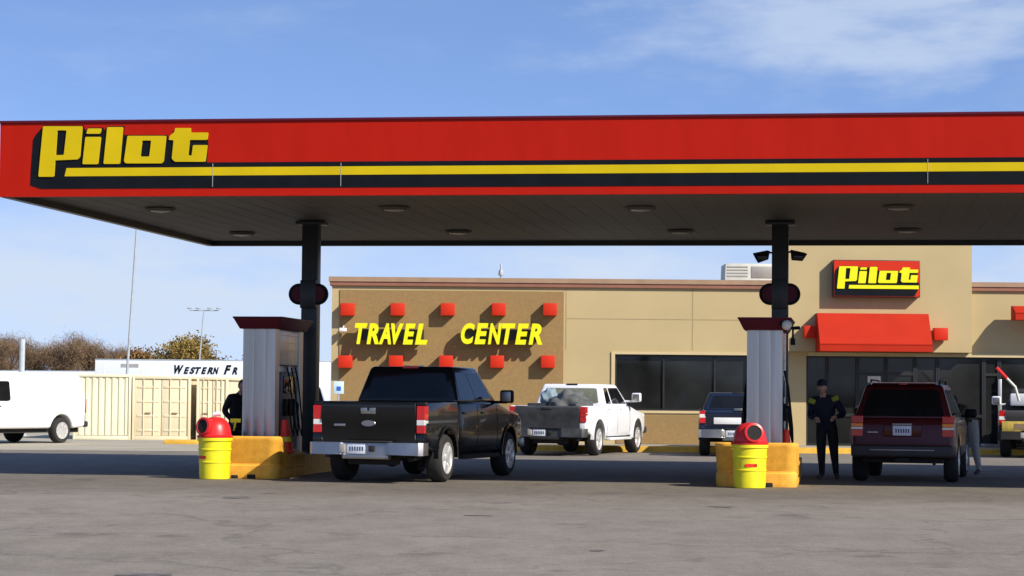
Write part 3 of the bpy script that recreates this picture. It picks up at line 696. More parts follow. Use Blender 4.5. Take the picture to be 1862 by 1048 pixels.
# red cube lamps on the wall
def redcube(px, py, lb, Y=63.6, back=None, grp='red cube lamps on the brown wall'):
    p = atY(px, py, Y); bk = (S_Y - .03 if back is None else back)
    o = thing('wall_lamp', lb, 'wall lamp', (p.x, Y, p.z), 0, grp)
    bm = bmesh.new(); box(bm, -.19, .19, -.13, .15, -.17, .17, .012); obj('shade', bm, 'redlamp', o)
    bm = bmesh.new(); box(bm, -.08, .08, .15, bk - Y - .004, -.08, .08); obj('wall_mount', bm, 'steel_dark', o)
for px, lb in ((632, 'red cube lamp above the T of TRAVEL by the store corner'), (723, 'red cube lamp above the A and V of TRAVEL'), (814, 'red cube lamp above the gap between TRAVEL and CENTER'), (907, 'red cube lamp above the N of CENTER'), (1000, 'red cube lamp above and past the last R of CENTER')):
    redcube(px, 563, lb)
for px, lb in ((628, 'red cube lamp below the T of TRAVEL by the store corner'), (720, 'red cube lamp below the A and V of TRAVEL'), (811, 'red cube lamp below the gap between TRAVEL and CENTER'), (904, 'red cube lamp below the N of CENTER'), (996, 'red cube lamp below and past the last R, over the white pickup')):
    redcube(px, 658, lb)
redcube(1710, 608, 'red cube lamp on the tower wall beside the big awning', 63.28, S_Y - .32, 'red cube lamps flanking the awning')
redcube(1474, 604, 'red cube lamp between the pump crown and the big awning', 63.28, S_Y - .32, 'red cube lamps flanking the awning')
o = thing('wall_camera', 'small white camera on the wall at the store corner', 'camera', tuple(atY(624, 600, 63.6)))
bm = bmesh.new(); box(bm, -.1, .1, -.15, .05, -.05, .05, .015); tube(bm, [(0, .0, .05), (0, .17, .12)], .02, 6); obj('camera_body', bm, 'white', o)
p = atY(616, 705, 63.2)
o = thing('parking_sign', 'pale blue parking sign on a post by the brown wall', 'sign', (p.x, 63.2, .15))
bm = bmesh.new(); box(bm, -.02, .02, 0, .03, 0, p.z - .1); obj('post', bm, 'pole', o)
bm = bmesh.new(); box(bm, -.14, .14, -.01, -.001, p.z - .32, p.z + .02, .003); pl = obj('sign_plate', bm, 'skyblue', o)
bm = bmesh.new(); box(bm, -.06, .06, -.014, -.01, p.z - .24, p.z - .12); obj('symbol', bm, 'blue', pl)
# ---------------------------------------------------------------- vehicles
def wheel(parent, x, y, r_, side, w_=.26, rim='rim', holes=5):
    bm = bmesh.new(); h = w_/2
    lathe(bm, [(r_*.60, -h*.80), (r_*.66, -h), (r_*.90, -h), (r_*.98, -h*.72), (r_, -h*.35), (r_, h*.35), (r_*.98, h*.72), (r_*.90, h), (r_*.66, h), (r_*.60, h*.80)], 36, 'X')
    o = obj('wheel', bm, 'tyre', parent, ang=40); o.location = (x, y, r_)
    bm = bmesh.new(); s = side
    lathe(bm, [(r_*.68, s*h*.86), (r_*.66, s*h*1.03), (r_*.62, s*h*1.03), (r_*.58, s*h*.75), (r_*.52, s*h*.6), (.01, s*h*.6)], 36, 'X')
    lathe(bm, [(.085, s*h*.5), (.075, s*h*1.0), (.03, s*h*1.06), (.005, s*h*1.06)], 16, 'X')
    for k in range(holes):
        a = 2*math.pi*k/holes + .3
        t = bmesh.new(); box(t, min(s*h*.55, s*h*.98), max(s*h*.55, s*h*.98), -.045, .045, .04, r_*.63, .012)
        merge(bm, t, 0, Matrix.Rotation(a, 4, 'X'))
    obj('rim', bm, rim, o, ang=30)
    return o
def body_extrude(name, prof, hw, m, parent, bv=.035, levels=(), fn=None, x0=None):
    """side outline prof (y, z) swept across the width; then cut at some heights and shaped"""
    bm = bmesh.new(); a, b = (-hw, hw) if x0 is None else (x0, hw)
    va = [bm.verts.new((a, y, z)) for y, z in prof]; vb = [bm.verts.new((b, y, z)) for y, z in prof]
    bm.faces.new(va); bm.faces.new(vb[::-1]); n = len(prof)
    for i in range(n): bm.faces.new((va[i], vb[i], vb[(i+1) % n], va[(i+1) % n]))
    bmesh.ops.recalc_face_normals(bm, faces=bm.faces)
    if bv: bevel(bm, bv, 3, 28)
    bmesh.ops.triangulate(bm, faces=bm.faces)
    for ax, lv in levels:
        no = (0, 0, 1) if ax == 'z' else ((0, 1, 0) if ax == 'y' else (1, 0, 0)); co = tuple(lv*q for q in no)
        bmesh.ops.bisect_plane(bm, geom=bm.verts[:] + bm.edges[:] + bm.faces[:], plane_co=co, plane_no=no)
    if fn:
        for v in bm.verts: v.co = fn(v.co)
    return obj(name, bm, m, parent, ang=32)
def arch(cy, cz, r_, z, n=9):               # notch points from rear to front along the sill line at height z
    a0 = math.asin((z - cz)/r_); pts = []
    for k in range(n+1): a = math.pi - a0 - (math.pi - 2*a0)*k/n; pts.append((cy + r_*math.cos(a), cz + r_*math.sin(a)))
    return pts
def lamp(parent, x0, x1, y0, y1, z0, z1, m, name, r=.015):
    bm = bmesh.new(); box(bm, x0, x1, y0, y1, z0, z1, r); return obj(name, bm, m, parent)
def plate(parent, x, y, z, m='plate', w=.16, h=.085):
    bm = bmesh.new(); box(bm, x - w, x + w, y - .01, y, z - h, z + h, .004); p_ = obj('licence_plate', bm, m, parent)
    bm = bmesh.new(); rnd = random.Random(int(abs(x)*100 + abs(y)*10))
    for k in range(6): xx = x - w*.72 + k*w*.27; box(bm, xx, xx + w*.15, y - .0125, y - .01, z - h*.45, z + h*.35)
    obj('plate_marks', bm, 'ink', p_)
def pickup(name, label, loc, th, paint, o_=None):
    P = dict(hw=.98, roof=1.93, bed=1.34, hood=1.16, gate=None, bump='chrome', glassm='glass', holes=5, plate='plate', wheel_r=.40, crew=True, ext=True, topw=.74, bedL=-1.1); P.update(o_ or {})
    o = thing(name, label, 'pickup truck', loc, -R(th))
    hw, wr = P['hw'], P['wheel_r']; ra, fa = -1.72, 1.85; belt = P['bed']
    def shape(co):
        x, y, z = co; s = 1.
        s -= .035*max(0, (z - .95)/.4)**1.5; s -= .05*max(0, (.75 - z)/.35)**2
        if y > 1.6: s -= .10*((y - 1.6)/1.3)**2
        return Vector((x*s, y, z))
    # cab and nose below the belt line
    cabr = P['bedL'] + .03
    prof = [(cabr, .46), (cabr, belt)] + [(1.2, belt - .01), (1.9, P['hood'] + .03), (2.6, P['hood'] - .03), (2.84, P['hood'] - .14), (2.88, .62), (2.80, .50)]
    prof += arch(fa, wr, wr + .10, .46)[::-1]
    body_extrude('cab_body', prof, hw, paint, o, .05, [('z', .6), ('z', .75), ('z', .95), ('z', 1.1), ('y', 1.6), ('y', 1.9), ('y', 2.2), ('y', 2.5), ('y', 2.75)], shape)
    # bed: two sides, floor, front panel
    bp = [(-2.84, .62), (-2.84, belt), (P['bedL'], belt), (P['bedL'], .46)] + arch(ra, wr, wr + .11, .50)[::-1] + [(-2.5, .55)]
    for s in (-1, 1):
        xx = sorted((s*hw, s*(hw - .14)))
        body_extrude('bed_side', bp, xx[1], paint, o, .03, [('z', .6), ('z', .75), ('z', .95), ('z', 1.1)], shape, xx[0])
    bm = bmesh.new(); box(bm, -hw + .14, hw - .14, -2.7, P['bedL'], .72, .80); box(bm, -hw + .145, hw - .145, P['bedL'] - .05, P['bedL'] - .01, .80, belt - .03); obj('bed_floor', bm, 'under', o)
    # rear end
    gp = P['gate'] or paint
    bm = bmesh.new(); prof = [(-2.86, .66), (-2.87, .98), (-2.885, 1.02), (-2.875, belt - .05), (-2.85, belt - .005), (-2.80, belt - .005), (-2.78, .66)]
    prism(bm, [prof], lambda u, v, w: Vector((w, u, v)), -hw + .165, hw - .165); bevel(bm, .008, 1)
    tg = obj('tailgate', bm, gp, o)
    lamp(tg, -.13, .13, -2.90, -2.87, 1.13, 1.19, P.get('handle', 'chrome'), 'gate_handle')
    if P.get('emblem'):
        for xx in (-.075, .075): lamp(tg, xx - .055, xx + .055, -2.905, -2.875, 1.16, 1.235, 'chrome', 'latch_glint', .01)
        bm = bmesh.new(); t = bmesh.new(); lathe(t, [(.001, 0), (.10, 0), (.11, .01), (.10, .02), (.001, .02)], 24)
        merge(bm, t, 0, Matrix.Translation((0, -2.87, .98)) @ Matrix.Rotation(R(90), 4, 'X') @ Matrix.Diagonal((1.15, .5, 1, 1))); obj('emblem', bm, 'chrome', tg)
        lamp(tg, -.60, -.40, -2.89, -2.87, .93, .97, 'chrome', 'badge', .004)
    if P.get('band'):
        bm = bmesh.new(); box(bm, -.62, .05, -2.90, -2.87, .80, .96, .005); box(bm, .18, .5, -2.90, -2.87, .80, .96, .005); obj('white_band', bm, 'white', tg)
    for s in (-1, 1):
        a, b = sorted((s*(hw - .16), s*(hw + .004)))
        bm = bmesh.new(); z0, z1 = .82, min(1.27, belt - .02)
        for q0, q1, mi in ((z0, z0 + .13, 0), (z0 + .13, z0 + .22, 1), (z0 + .22, z1, 0)):
            box(bm, a + .01, b - .006 if s > 0 else b, -2.872, -2.70, q0 + .001, q1 - .001, .008, 1, mi)
        obj('tail_light', bm, ['tail', 'tail' if P.get('redlamps') else 'tailw'], o)
        bm = bmesh.new(); box(bm, a, b - .015 if s > 0 else b, -2.855, -2.72, .60, .81, .01); obj('corner_post', bm, paint, o)
        if belt > 1.31: bm = bmesh.new(); box(bm, a + (.02 if s < 0 else 0), b - (.02 if s > 0 else 0), -2.855, -2.72, 1.275, belt - .01, .01); obj('corner_cap', bm, paint, o)
        # mirror
        if P.get('mirrors', True): bm = bmesh.new(); c = s*(hw + .20); box(bm, c - .12, c + .12, .92, 1.06, 1.32, 1.55, .04, 3); box(bm, min(s*(hw - .1), c), max(s*(hw - .1), c), .95, 1.02, 1.31, 1.36, .01); mr = obj('side_mirror', bm, P.get('mirror', 'black'), o)
        if P.get('mirrors', True): bm = bmesh.new(); box(bm, c - .09, c + .09, .915, .925, 1.35, 1.52, .003); obj('mirror_glass', bm, 'chrome', mr)
        lamp(o, s*(hw - .22) - .13, s*(hw - .22) + .13, 2.74, 2.86, .86, 1.02, 'tailw', 'headlight', .03)
        for yy in ((.95 if P['crew'] else .2), -.1)[:2 if P['crew'] else 1]:
            yy2 = yy - .95 + (.15 if P['crew'] else .2)
            a, b = sorted((s*(hw - .025), s*(hw + .012))); lamp(o, a, b, yy2, yy2 + .17, 1.13, 1.17, P.get('dhandle', paint), 'door_handle', .01)
            a, b = sorted((s*(hw - .03), s*(hw - .004)));
        # shut lines of the doors
        bm = bmesh.new()
        for yy in ([-.98, -.05, 1.08] if P['crew'] else [-.2, 1.08]):
            pts = [(s*(hw*(1 - .035*max(0, (z - .95)/.4)**1.5 - .05*max(0, (.75 - z)/.35)**2) - .0005), yy, z) for z in (.52, .62, .75, .95, 1.1, 1.2, belt - .06)]
            tube(bm, pts, .006, 4)
        obj('door_seam', bm, 'under', o)
        # flares and side steps
        a, b = sorted((s*(hw - .14), s*(hw + .02))); bm = bmesh.new(); box(bm, a, b, -.75, 1.2, .36, .43, .02); obj('side_step', bm, P.get('step', 'under'), o)
        for yy in (ra, fa):
            wheel(o, s*(hw - .135), yy, wr, s, .27, P.get('rim', 'rim'), P['holes'])
            bm = bmesh.new(); pr = [(yy + (wr + .10)*math.cos(R(t)), wr + (wr + .10)*math.sin(R(t))) for t in range(0, 181, 15)]
            pi_ = [(yy + (wr + .145)*math.cos(R(t)), wr + (wr + .145)*math.sin(R(t))) for t in range(180, -1, -15)]
            prism(bm, [pr + pi_], lambda u, v, w: Vector((w, u, v)), *sorted((s*(hw - .06), s*(hw + .018))))
            if yy == fa:
                for v in bm.verts: v.co.x *= (1 - .10*max(0, (v.co.y - 1.6)/1.3)**2)
            obj('wheel_arch', bm, P.get('flare', paint), o)
    # bumper
    bm = bmesh.new()
    bz = .47
    pts = [(-hw - .01, -2.72), (-hw - .01, -2.96), (-hw + .06, -3.03), (-.42, -3.05), (-.34, -3.0), (.34, -3.0), (.42, -3.05), (hw - .06, -3.03), (hw + .01, -2.96), (hw + .01, -2.72), (hw - .1, -2.72), (hw - .1, -2.86), (-hw + .1, -2.86), (-hw + .1, -2.72)]
    prism(bm, [pts], lambda u, v, w: Vector((u, v, w)), bz, bz + .20); bevel(bm, .015, 2)
    bu = obj('rear_bumper', bm, P['bump'], o)
    lamp(bu, -.42, .42, -3.04, -2.86, bz + .201, bz + .225, 'under', 'step_pad', .008)
    lamp(bu, -.40, .40, -3.02, -2.86, bz - .07, bz - .001, 'chrome' if P['bump'] == 'chrome' else 'under', 'lower_bar', .01)
    plate(bu, -.16, -3.006, bz + .10, P['plate'])
    lamp(bu, -.44, -.36 + .02, -3.056, -3.0, bz + .03, bz + .17, 'seam', 'bumper_panel', .005)
    lamp(bu, .06, .16, -3.03, -2.99, bz + .05, bz + .15, 'under', 'hitch_socket', .01)
    bm = bmesh.new(); box(bm, -hw + .05, hw - .05, 2.80, 2.95, .50, .68, .04); obj('front_bumper', bm, P['bump'], o)
    bm = bmesh.new()
    box(bm, -.55, -.42, -2.75, 2.6, .42, .56); box(bm, .42, .55, -2.75, 2.6, .42, .56); box(bm, -.42, .42, -1.0, 2.3, .36, .6); box(bm, -.42, .42, -2.7, -2.45, .3, .46, .02)
    tube(bm, [(-.75, ra, wr), (.75, ra, wr)], .06, 8); tube(bm, [(-.75, fa, wr), (.75, fa, wr)], .05, 8)
    t = bmesh.new(); bmesh.ops.create_uvsphere(t, u_segments=16, v_segments=10, radius=.16); merge(bm, t, 0, Matrix.Translation((0, ra, wr)))
    tube(bm, [(.62, -.8, .42), (.62, -2.0, .42), (.70, -2.7, .40), (.72, -2.85, .39)], .035, 8)
    box(bm, -.85, .85, -1.0, 1.2, .40, .47); box(bm, -hw + .15, hw - .15, 1.2, 2.75, .62, .9)
    obj('chassis', bm, 'under', o)
    # greenhouse
    yb0, yb1, yt0, yt1 = cabr + .03, 1.28, cabr + .24, .52; zb = belt - .03; zt_ = P['roof']; wb, wt = hw - .055, P['topw']
    c = {k: Vector(v) for k, v in dict(a=(-wb, yb0, zb), b=(wb, yb0, zb), c=(wb, yb1, zb), d=(-wb, yb1, zb), e=(-wt, yt0, zt_), f=(wt, yt0, zt_), g=(wt, yt1, zt_), h=(-wt, yt1, zt_)).items()}
    bm = bmesh.new(); hexa(bm, [c[k] for k in 'abcdefgh'], .07, 4); obj('cab_roof', bm, paint, o, ang=50)
    G = P['glassm']
    rw = panel('rear_window', (c['a'], c['b'], c['f'], c['e']), rrect(.085, .915, .16, .82, .05), .004, G, o)
    panel('windshield', (c['c'], c['d'], c['h'], c['g']), rrect(.06, .94, .08, .9, .05), .004, 'glass', o)
    for s, q in ((1, (c['b'], c['c'], c['g'], c['f'])), (-1, (c['d'], c['a'], c['e'], c['h']))):
        sp_ = P.get('split', .42)
        wins = [(.07, sp_ - .025), (sp_ + .025, .90)]
        for (u_0, u_1), nm in zip(wins, ('rear_side_window', 'front_side_window')):
            if s < 0: u_0, u_1 = 1 - u_1, 1 - u_0
            panel(nm, q, rrect(u_0, u_1, .14, .84, .04), .004, 'glass', o)
    bm = bmesh.new(); box(bm, -.14, .14, yt0 - .01, yt0 + .06, zt_ - .035, zt_ + .012, .008); obj('brake_lamp', bm, 'tail' if not P.get('darkstop') else 'under', o)
    return o
bt = pickup('pickup_truck', 'black four door pickup with chrome bumper parked at the pump', (-1.49, 40.62, 0), 17, 'truck_black', dict(emblem=True, split=.44, roof=1.94))
for x in (-.16, .10): bm = bmesh.new(); box(bm, x, x + .08, -.7, -.62, 1.935, 1.96, .01); obj('roof_marker_lamp', bm, 'tailw', bt)
wt_ = pickup('pickup_truck', 'white extended cab pickup with dark grey tailgate by the brown wall', (1.79, 58.8, 0), 18.5, 'white_paint', dict(gate='grey_paint', bump='grey_paint', handle='clad', roof=1.76, bed=1.22, hood=1.06, glassm='see_glass', split=.3, redlamps=True, mirror='white', rim='rim', flare='white_paint', step='white_paint', darkstop=True, topw=.76))
# load in the bed of the white pickup
def in_truck(tr, x, y, z): return tr.matrix_basis @ Vector((x, y, z))
bpy.context.view_layer.update()
p = in_truck(wt_, .35, -2.2, .80)
o = thing('cargo_bundle', 'grey tarpaulin bundle heaped in the bed of the white pickup', 'cargo', p, -R(18.5))
bm = bmesh.new(); bmesh.ops.create_icosphere(bm, subdivisions=4, radius=1); rnd = random.Random(4)
from mathutils import noise as mnoise
for v in bm.verts:
    k = 1 + .35*mnoise.noise(v.co*2.1) + .12*mnoise.noise(v.co*5); v.co = Vector((v.co.x*.50*k, v.co.y*.42*k, .38 + max(-.38, v.co.z*.40*k)))
obj('tarpaulin', bm, 'tarp', o, ang=60)
p = in_truck(wt_, -.35, -1.9, .80)
o = thing('cargo_boxes', 'dark tool box and pale blue bag in the white pickup bed', 'cargo', p, -R(18.5))
bm = bmesh.new(); box(bm, -.4, .25, -.25, .25, 0, .48, .03); obj('tool_box', bm, 'grey_paint', o)
bm = bmesh.new(); bmesh.ops.create_icosphere(bm, subdivisions=3, radius=1)
for v in bm.verts: k = 1 + .4*mnoise.noise(v.co*1.8); v.co = Vector((v.co.x*.22*k + .1, v.co.y*.2*k, .60 + v.co.z*.24*k))
obj('bag', bm, 'bagblue', o, ang=60)
pickup('pickup_truck', 'navy pickup with white band across its tailgate, behind the second pump', (5.85, 59.6, 0), 5, 'navy_paint', dict(darkstop=True, mirrors=False, band=True, bed=1.14, roof=1.58, hood=.98))
rt = pickup('pickup_truck', 'dark truck with yellow plate band and raised pole by the store door', (13.9, 60.66, 0), 14, 'clad', dict(darkstop=True, bump='under', bed=1.2, roof=1.75, hood=1.05, mirror='white', split=.4))
bm = bmesh.new(); box(bm, -.90, .75, -2.905, -2.89, .66, .92, .006); yb_ = obj('yellow_board', bm, 'plate_y', rt)
for x0_, x1_ in ((-.60, -.30), (-.1, .3)): bm = bmesh.new(); box(bm, x0_, x1_, -2.91, -2.905, .72, .86); obj('board_mark', bm, 'rust', yb_)
bm = bmesh.new(); box(bm, -.75, .9, -1.2, -1.05, 1.30, 1.62, .04); obj('white_rack', bm, 'white', rt)
pp = atY(1846, 704, 58.6); qq = atY(1812, 669, 58.6); loc_ = rt.matrix_basis.inverted()
bm = bmesh.new(); tube(bm, [loc_ @ Vector((pp.x + .1, 58.6, pp.z - .35)), loc_ @ Vector(pp), loc_ @ lerp(Vector(pp), Vector(qq), .45)], .035, 8); bo = obj('boom_pole', bm, 'pale', rt)
bm = bmesh.new(); tube(bm, [loc_ @ lerp(Vector(pp), Vector(qq), .45), loc_ @ Vector(qq)], .045, 8); obj('pole_tip', bm, 'dome', bo)

def suv(label, loc, th, paint, clad='clad', detail=True):
    o = thing('parked_suv', label, 'suv', loc, -R(th)); hw = .92; wr = .37; ra, fa = -1.33, 1.36; belt = 1.12
    def shape(co):
        x, y, z = co; s = 1.; s -= .04*max(0, (z - .9)/.3)**1.5; s -= .05*max(0, (.65 - z)/.3)**2
        if y > 1.3: s -= .10*((y - 1.3)/1.)**2
        if y < -1.9: s -= .10*((-1.9 - y)/.4)**2
        return Vector((x*s, y, z))
    prof = [(-2.20, .42), (-2.27, .62), (-2.22, 1.0), (-2.17, belt), (1.0, belt), (1.5, 1.04), (2.1, .95), (2.28, .85), (2.30, .5), (2.22, .40)]
    prof += arch(fa, wr, wr + .09, .42)[::-1] + arch(ra, wr, wr + .09, .42)[::-1]
    body_extrude('body', prof, hw, paint, o, .05, [('z', .5), ('z', .65), ('z', .9), ('z', 1.02), ('y', 1.5), ('y', 1.8), ('y', 2.1), ('y', -1.9), ('y', -2.05)], shape)
    zt_ = 1.72; wb, wt2 = hw - .05, .66
    c = {k: Vector(v) for k, v in dict(a=(-wb + .02, -2.14, belt - .03), b=(wb - .02, -2.14, belt - .03), c=(wb, 1.12, belt - .03), d=(-wb, 1.12, belt - .03), e=(-wt2, -1.86, zt_), f=(wt2, -1.86, zt_), g=(wt2, .35, zt_), h=(-wt2, .35, zt_)).items()}
    bm = bmesh.new(); hexa(bm, [c[k] for k in 'abcdefgh'], .08, 4); obj('cab_roof', bm, paint, o, ang=50)
    panel('rear_window', (c['a'], c['b'], c['f'], c['e']), rrect(.07, .93, .10, .84, .06), .006, 'glass', o)
    panel('windshield', (c['c'], c['d'], c['h'], c['g']), rrect(.06, .94, .08, .9, .05), .004, 'glass', o)
    for s, q in ((1, (c['b'], c['c'], c['g'], c['f'])), (-1, (c['d'], c['a'], c['e'], c['h']))):
        for (u_0, u_1) in ((.07, .30), (.33, .60), (.63, .92)):
            if s < 0: u_0, u_1 = 1 - u_1, 1 - u_0
            panel('side_window', q, rrect(u_0, u_1, .12, .84, .04), .004, 'glass', o)
        bm = bmesh.new(); tube(bm, [(s*.60, -1.6, 1.73), (s*.60, -1.5, 1.785), (s*.60, 0, 1.785), (s*.60, .15, 1.73)], .018, 6); obj('roof_rail', bm, 'black', o)
        a, b = sorted((s*.68, s*.885)); bm = bmesh.new()
        for z0, z1, mi in ((.80, .92, 0), (.92, .965, 2), (.965, 1.03, 1), (1.03, 1.16, 0)): box(bm, a, b, -2.262 + (z1 - .8)*.14, -2.05, z0 + .001, z1 - .001, .008, 1, mi)
        obj('tail_light', bm, ['tail', 'amber', 'tailw'], o)
        c_ = s*1.02; bm = bmesh.new(); box(bm, c_ - .11, c_ + .11, .80, .92, 1.12, 1.28, .04, 3); box(bm, min(s*.85, c_), max(s*.85, c_), .83, .88, 1.13, 1.17); obj('side_mirror', bm, 'black', o)
        lamp(o, s*.68 - .14, s*.68 + .14, 2.2, 2.31, .70, .84, 'tailw', 'headlight', .03)
        bm = bmesh.new(); a, b = sorted((s*(hw - .03), s*(hw + .015))); box(bm, a, b, -.80, .82, .48, .62, .01); obj('side_cladding', bm, clad, o)
        for yy in (-.35, .5): a, b = sorted((s*(hw - .04), s*(hw - .002))); lamp(o, a, b, yy - .08, yy + .08, .98, 1.015, 'black', 'door_handle', .006)
        for yy in (ra, fa): wheel(o, s*(hw - .125), yy, wr, s, .25, 'rim', 5)
    bm = bmesh.new(); box(bm, -hw + .04, hw - .04, -2.33, -2.1, .44, .66, .05, 3); bu = obj('rear_bumper', bm, clad, o)
    bm = bmesh.new(); box(bm, -hw + .09, hw - .09, -2.338, -2.30, .655, .685, .006); obj('bumper_strip', bm, paint, bu)
    bm = bmesh.new(); box(bm, -.55, .55, -2.345, -2.3, .56, .58, .004); obj('bumper_groove', bm, 'seam', bu)
    bm = bmesh.new(); box(bm, -.33, .33, -2.264, -2.2, .80, 1.01, .02); lg = obj('liftgate_recess', bm, paint, o)
    plate(lg, 0, -2.268, .905)
    bm = bmesh.new(); box(bm, -.17, .17, -2.275, -2.24, 1.0, 1.03, .006); obj('gate_handle', bm, 'seam', lg)
    lamp(o, -.60, -.42, -2.26, -2.22, .86, .885, 'chrome', 'badge', .004)
    bm = bmesh.new(); hexa(bm, [(-.55, -2.0, 1.70), (.55, -2.0, 1.70), (.60, -1.78, 1.70), (-.60, -1.78, 1.70), (-.52, -1.97, 1.73), (.52, -1.97, 1.73), (.58, -1.76, 1.745), (-.58, -1.76, 1.745)], .01); sl = obj('roof_spoiler', bm, paint, o)
    lamp(sl, -.07, .07, -2.01, -1.99, 1.705, 1.725, 'tail', 'brake_lamp', .004)
    bm = bmesh.new(); tube(bm, [(0, -2.13, 1.17), (.02, -2.06, 1.32), (.0, -2.08, 1.28)], .012, 6); tube(bm, [(-.06, -2.13, 1.17), (.35, -2.10, 1.19)], .010, 6); obj('rear_wiper', bm, 'black', o)
    bm = bmesh.new(); box(bm, -.7, .7, -2.15, 2.1, .34, .46, .03); tube(bm, [(-.75, ra, wr), (.75, ra, wr)], .05, 8); tube(bm, [(.5, -1.5, .36), (.55, -2.3, .34)], .03, 8); box(bm, -.12, .12, -2.36, -2.1, .36, .43, .01); obj('chassis', bm, 'under', o)
    return o
js = atY(1640, 860, 40.1)
suv('maroon SUV with dark rear glass parked at the second pump', (js.x + 2.3*math.sin(R(14)), 40.1 + 2.3*math.cos(R(14)), 0), 14, 'maroon_paint')
suv('black SUV mostly hidden behind the first pump column', (-6.65, 72.5, gz(0, 72.5)), -4, 'truck_black')
# cargo van (towards the camera's left): seen from its own left side
def van(loc, rz):
    o = thing('cargo_van', 'plain white cargo van parked in front of the cream containers', 'van', loc, rz); hw = 1.0; wr = .36; ra, fa = -1.75, 1.72
    prof = [(-2.68, .45), (-2.72, 1.2), (-2.62, 1.85), (-2.5, 1.98), (1.0, 2.0), (1.35, 1.92), (1.95, 1.28), (2.62, 1.08), (2.72, .95), (2.74, .45)] + arch(fa, wr, wr + .09, .42)[::-1] + arch(ra, wr, wr + .09, .42)[::-1]
    def shape(co):
        x, y, z = co; s = 1 - .16*max(0, (z - 1.15)/.85)**1.6 - .04*max(0, (.65 - z)/.3)**2
        if y > 1.9: s -= .12*((y - 1.9)/.8)**2
        return Vector((x*s, y, z))
    body_extrude('body', prof, hw, 'white_paint', o, .07, [('z', q) for q in (.55, .8, 1.0, 1.2, 1.35, 1.5, 1.65, 1.8)] + [('y', q) for q in (1.9, 2.1, 2.3, 2.5)], shape)
    def sx(z): return hw*(1 - .16*max(0, (z - 1.15)/.85)**1.6)
    for s in (-1, 1):
        z0, z1 = 1.16, 1.76
        q = [(s*sx(z0), .30, z0), (s*sx(z0), 1.75, z0), (s*sx(z1), 1.30, z1), (s*sx(z1), .30, z1)]
        if s < 0: q = [q[1], q[0], q[3], q[2]]
        panel('door_window', q, rrect(.03, .97, .05, .95, .08), .03, 'glass', o, .03)
        c_ = s*1.16; bm = bmesh.new(); box(bm, c_ - .11, c_ + .11, 1.55, 1.65, 1.15, 1.42, .03, 3); box(bm, min(s*.9, c_), max(s*.9, c_), 1.58, 1.62, 1.2, 1.24); obj('side_mirror', bm, 'black', o)
        a, b = sorted((s*(hw - .01), s*(hw + .012))); lamp(o, a, b, .68, .84, 1.02, 1.06, 'clad', 'door_handle', .01)
        bm = bmesh.new()
        for yy in (.45, 1.6): tube(bm, [(s*(sx(z) - .001), yy, z) for z in (.5, .8, 1.1, 1.3, 1.5, 1.7, 1.8)], .006, 4)
        obj('door_seam', bm, 'seam', o)
        for yy in (ra, fa): wheel(o, s*(hw - .13), yy, wr, s, .24, 'rim', 8)
        lamp(o, *sorted((s*.80, s*.99)), -2.74, -2.66, .85, 1.25, 'tail', 'tail_light', .02)
    bm = bmesh.new(); box(bm, -.98, .98, -2.84, -2.6, .45, .62, .04); obj('rear_bumper', bm, 'clad', o)
    bm = bmesh.new(); box(bm, -.98, .98, 2.6, 2.84, .42, .62, .04); obj('front_bumper', bm, 'clad', o)
    bm = bmesh.new(); box(bm, -.8, .8, -2.6, 2.6, .30, .45); tube(bm, [(-.8, ra, wr), (.8, ra, wr)], .05, 8); obj('chassis', bm, 'under', o)
    panel('windshield', ((.88, 1.93, 1.30), (-.88, 1.93, 1.30), (-.78, 1.42, 1.88), (.78, 1.42, 1.88)), rrect(.03, .97, .05, .95, .06), .02, 'glass', o)
    return o
vth = R(180 + 30)      # heading towards the camera and to the left
hd = Vector((-math.sin(R(32)), -math.cos(R(32)), 0))
rwp = atY(107, 803, 65.5)
ctr = Vector((rwp.x, 65.5, 0)) + hd*1.75 + Vector((-hd.y, hd.x, 0))*(-.87)
vn = van((ctr.x, ctr.y, 0), math.atan2(-hd.x, hd.y))
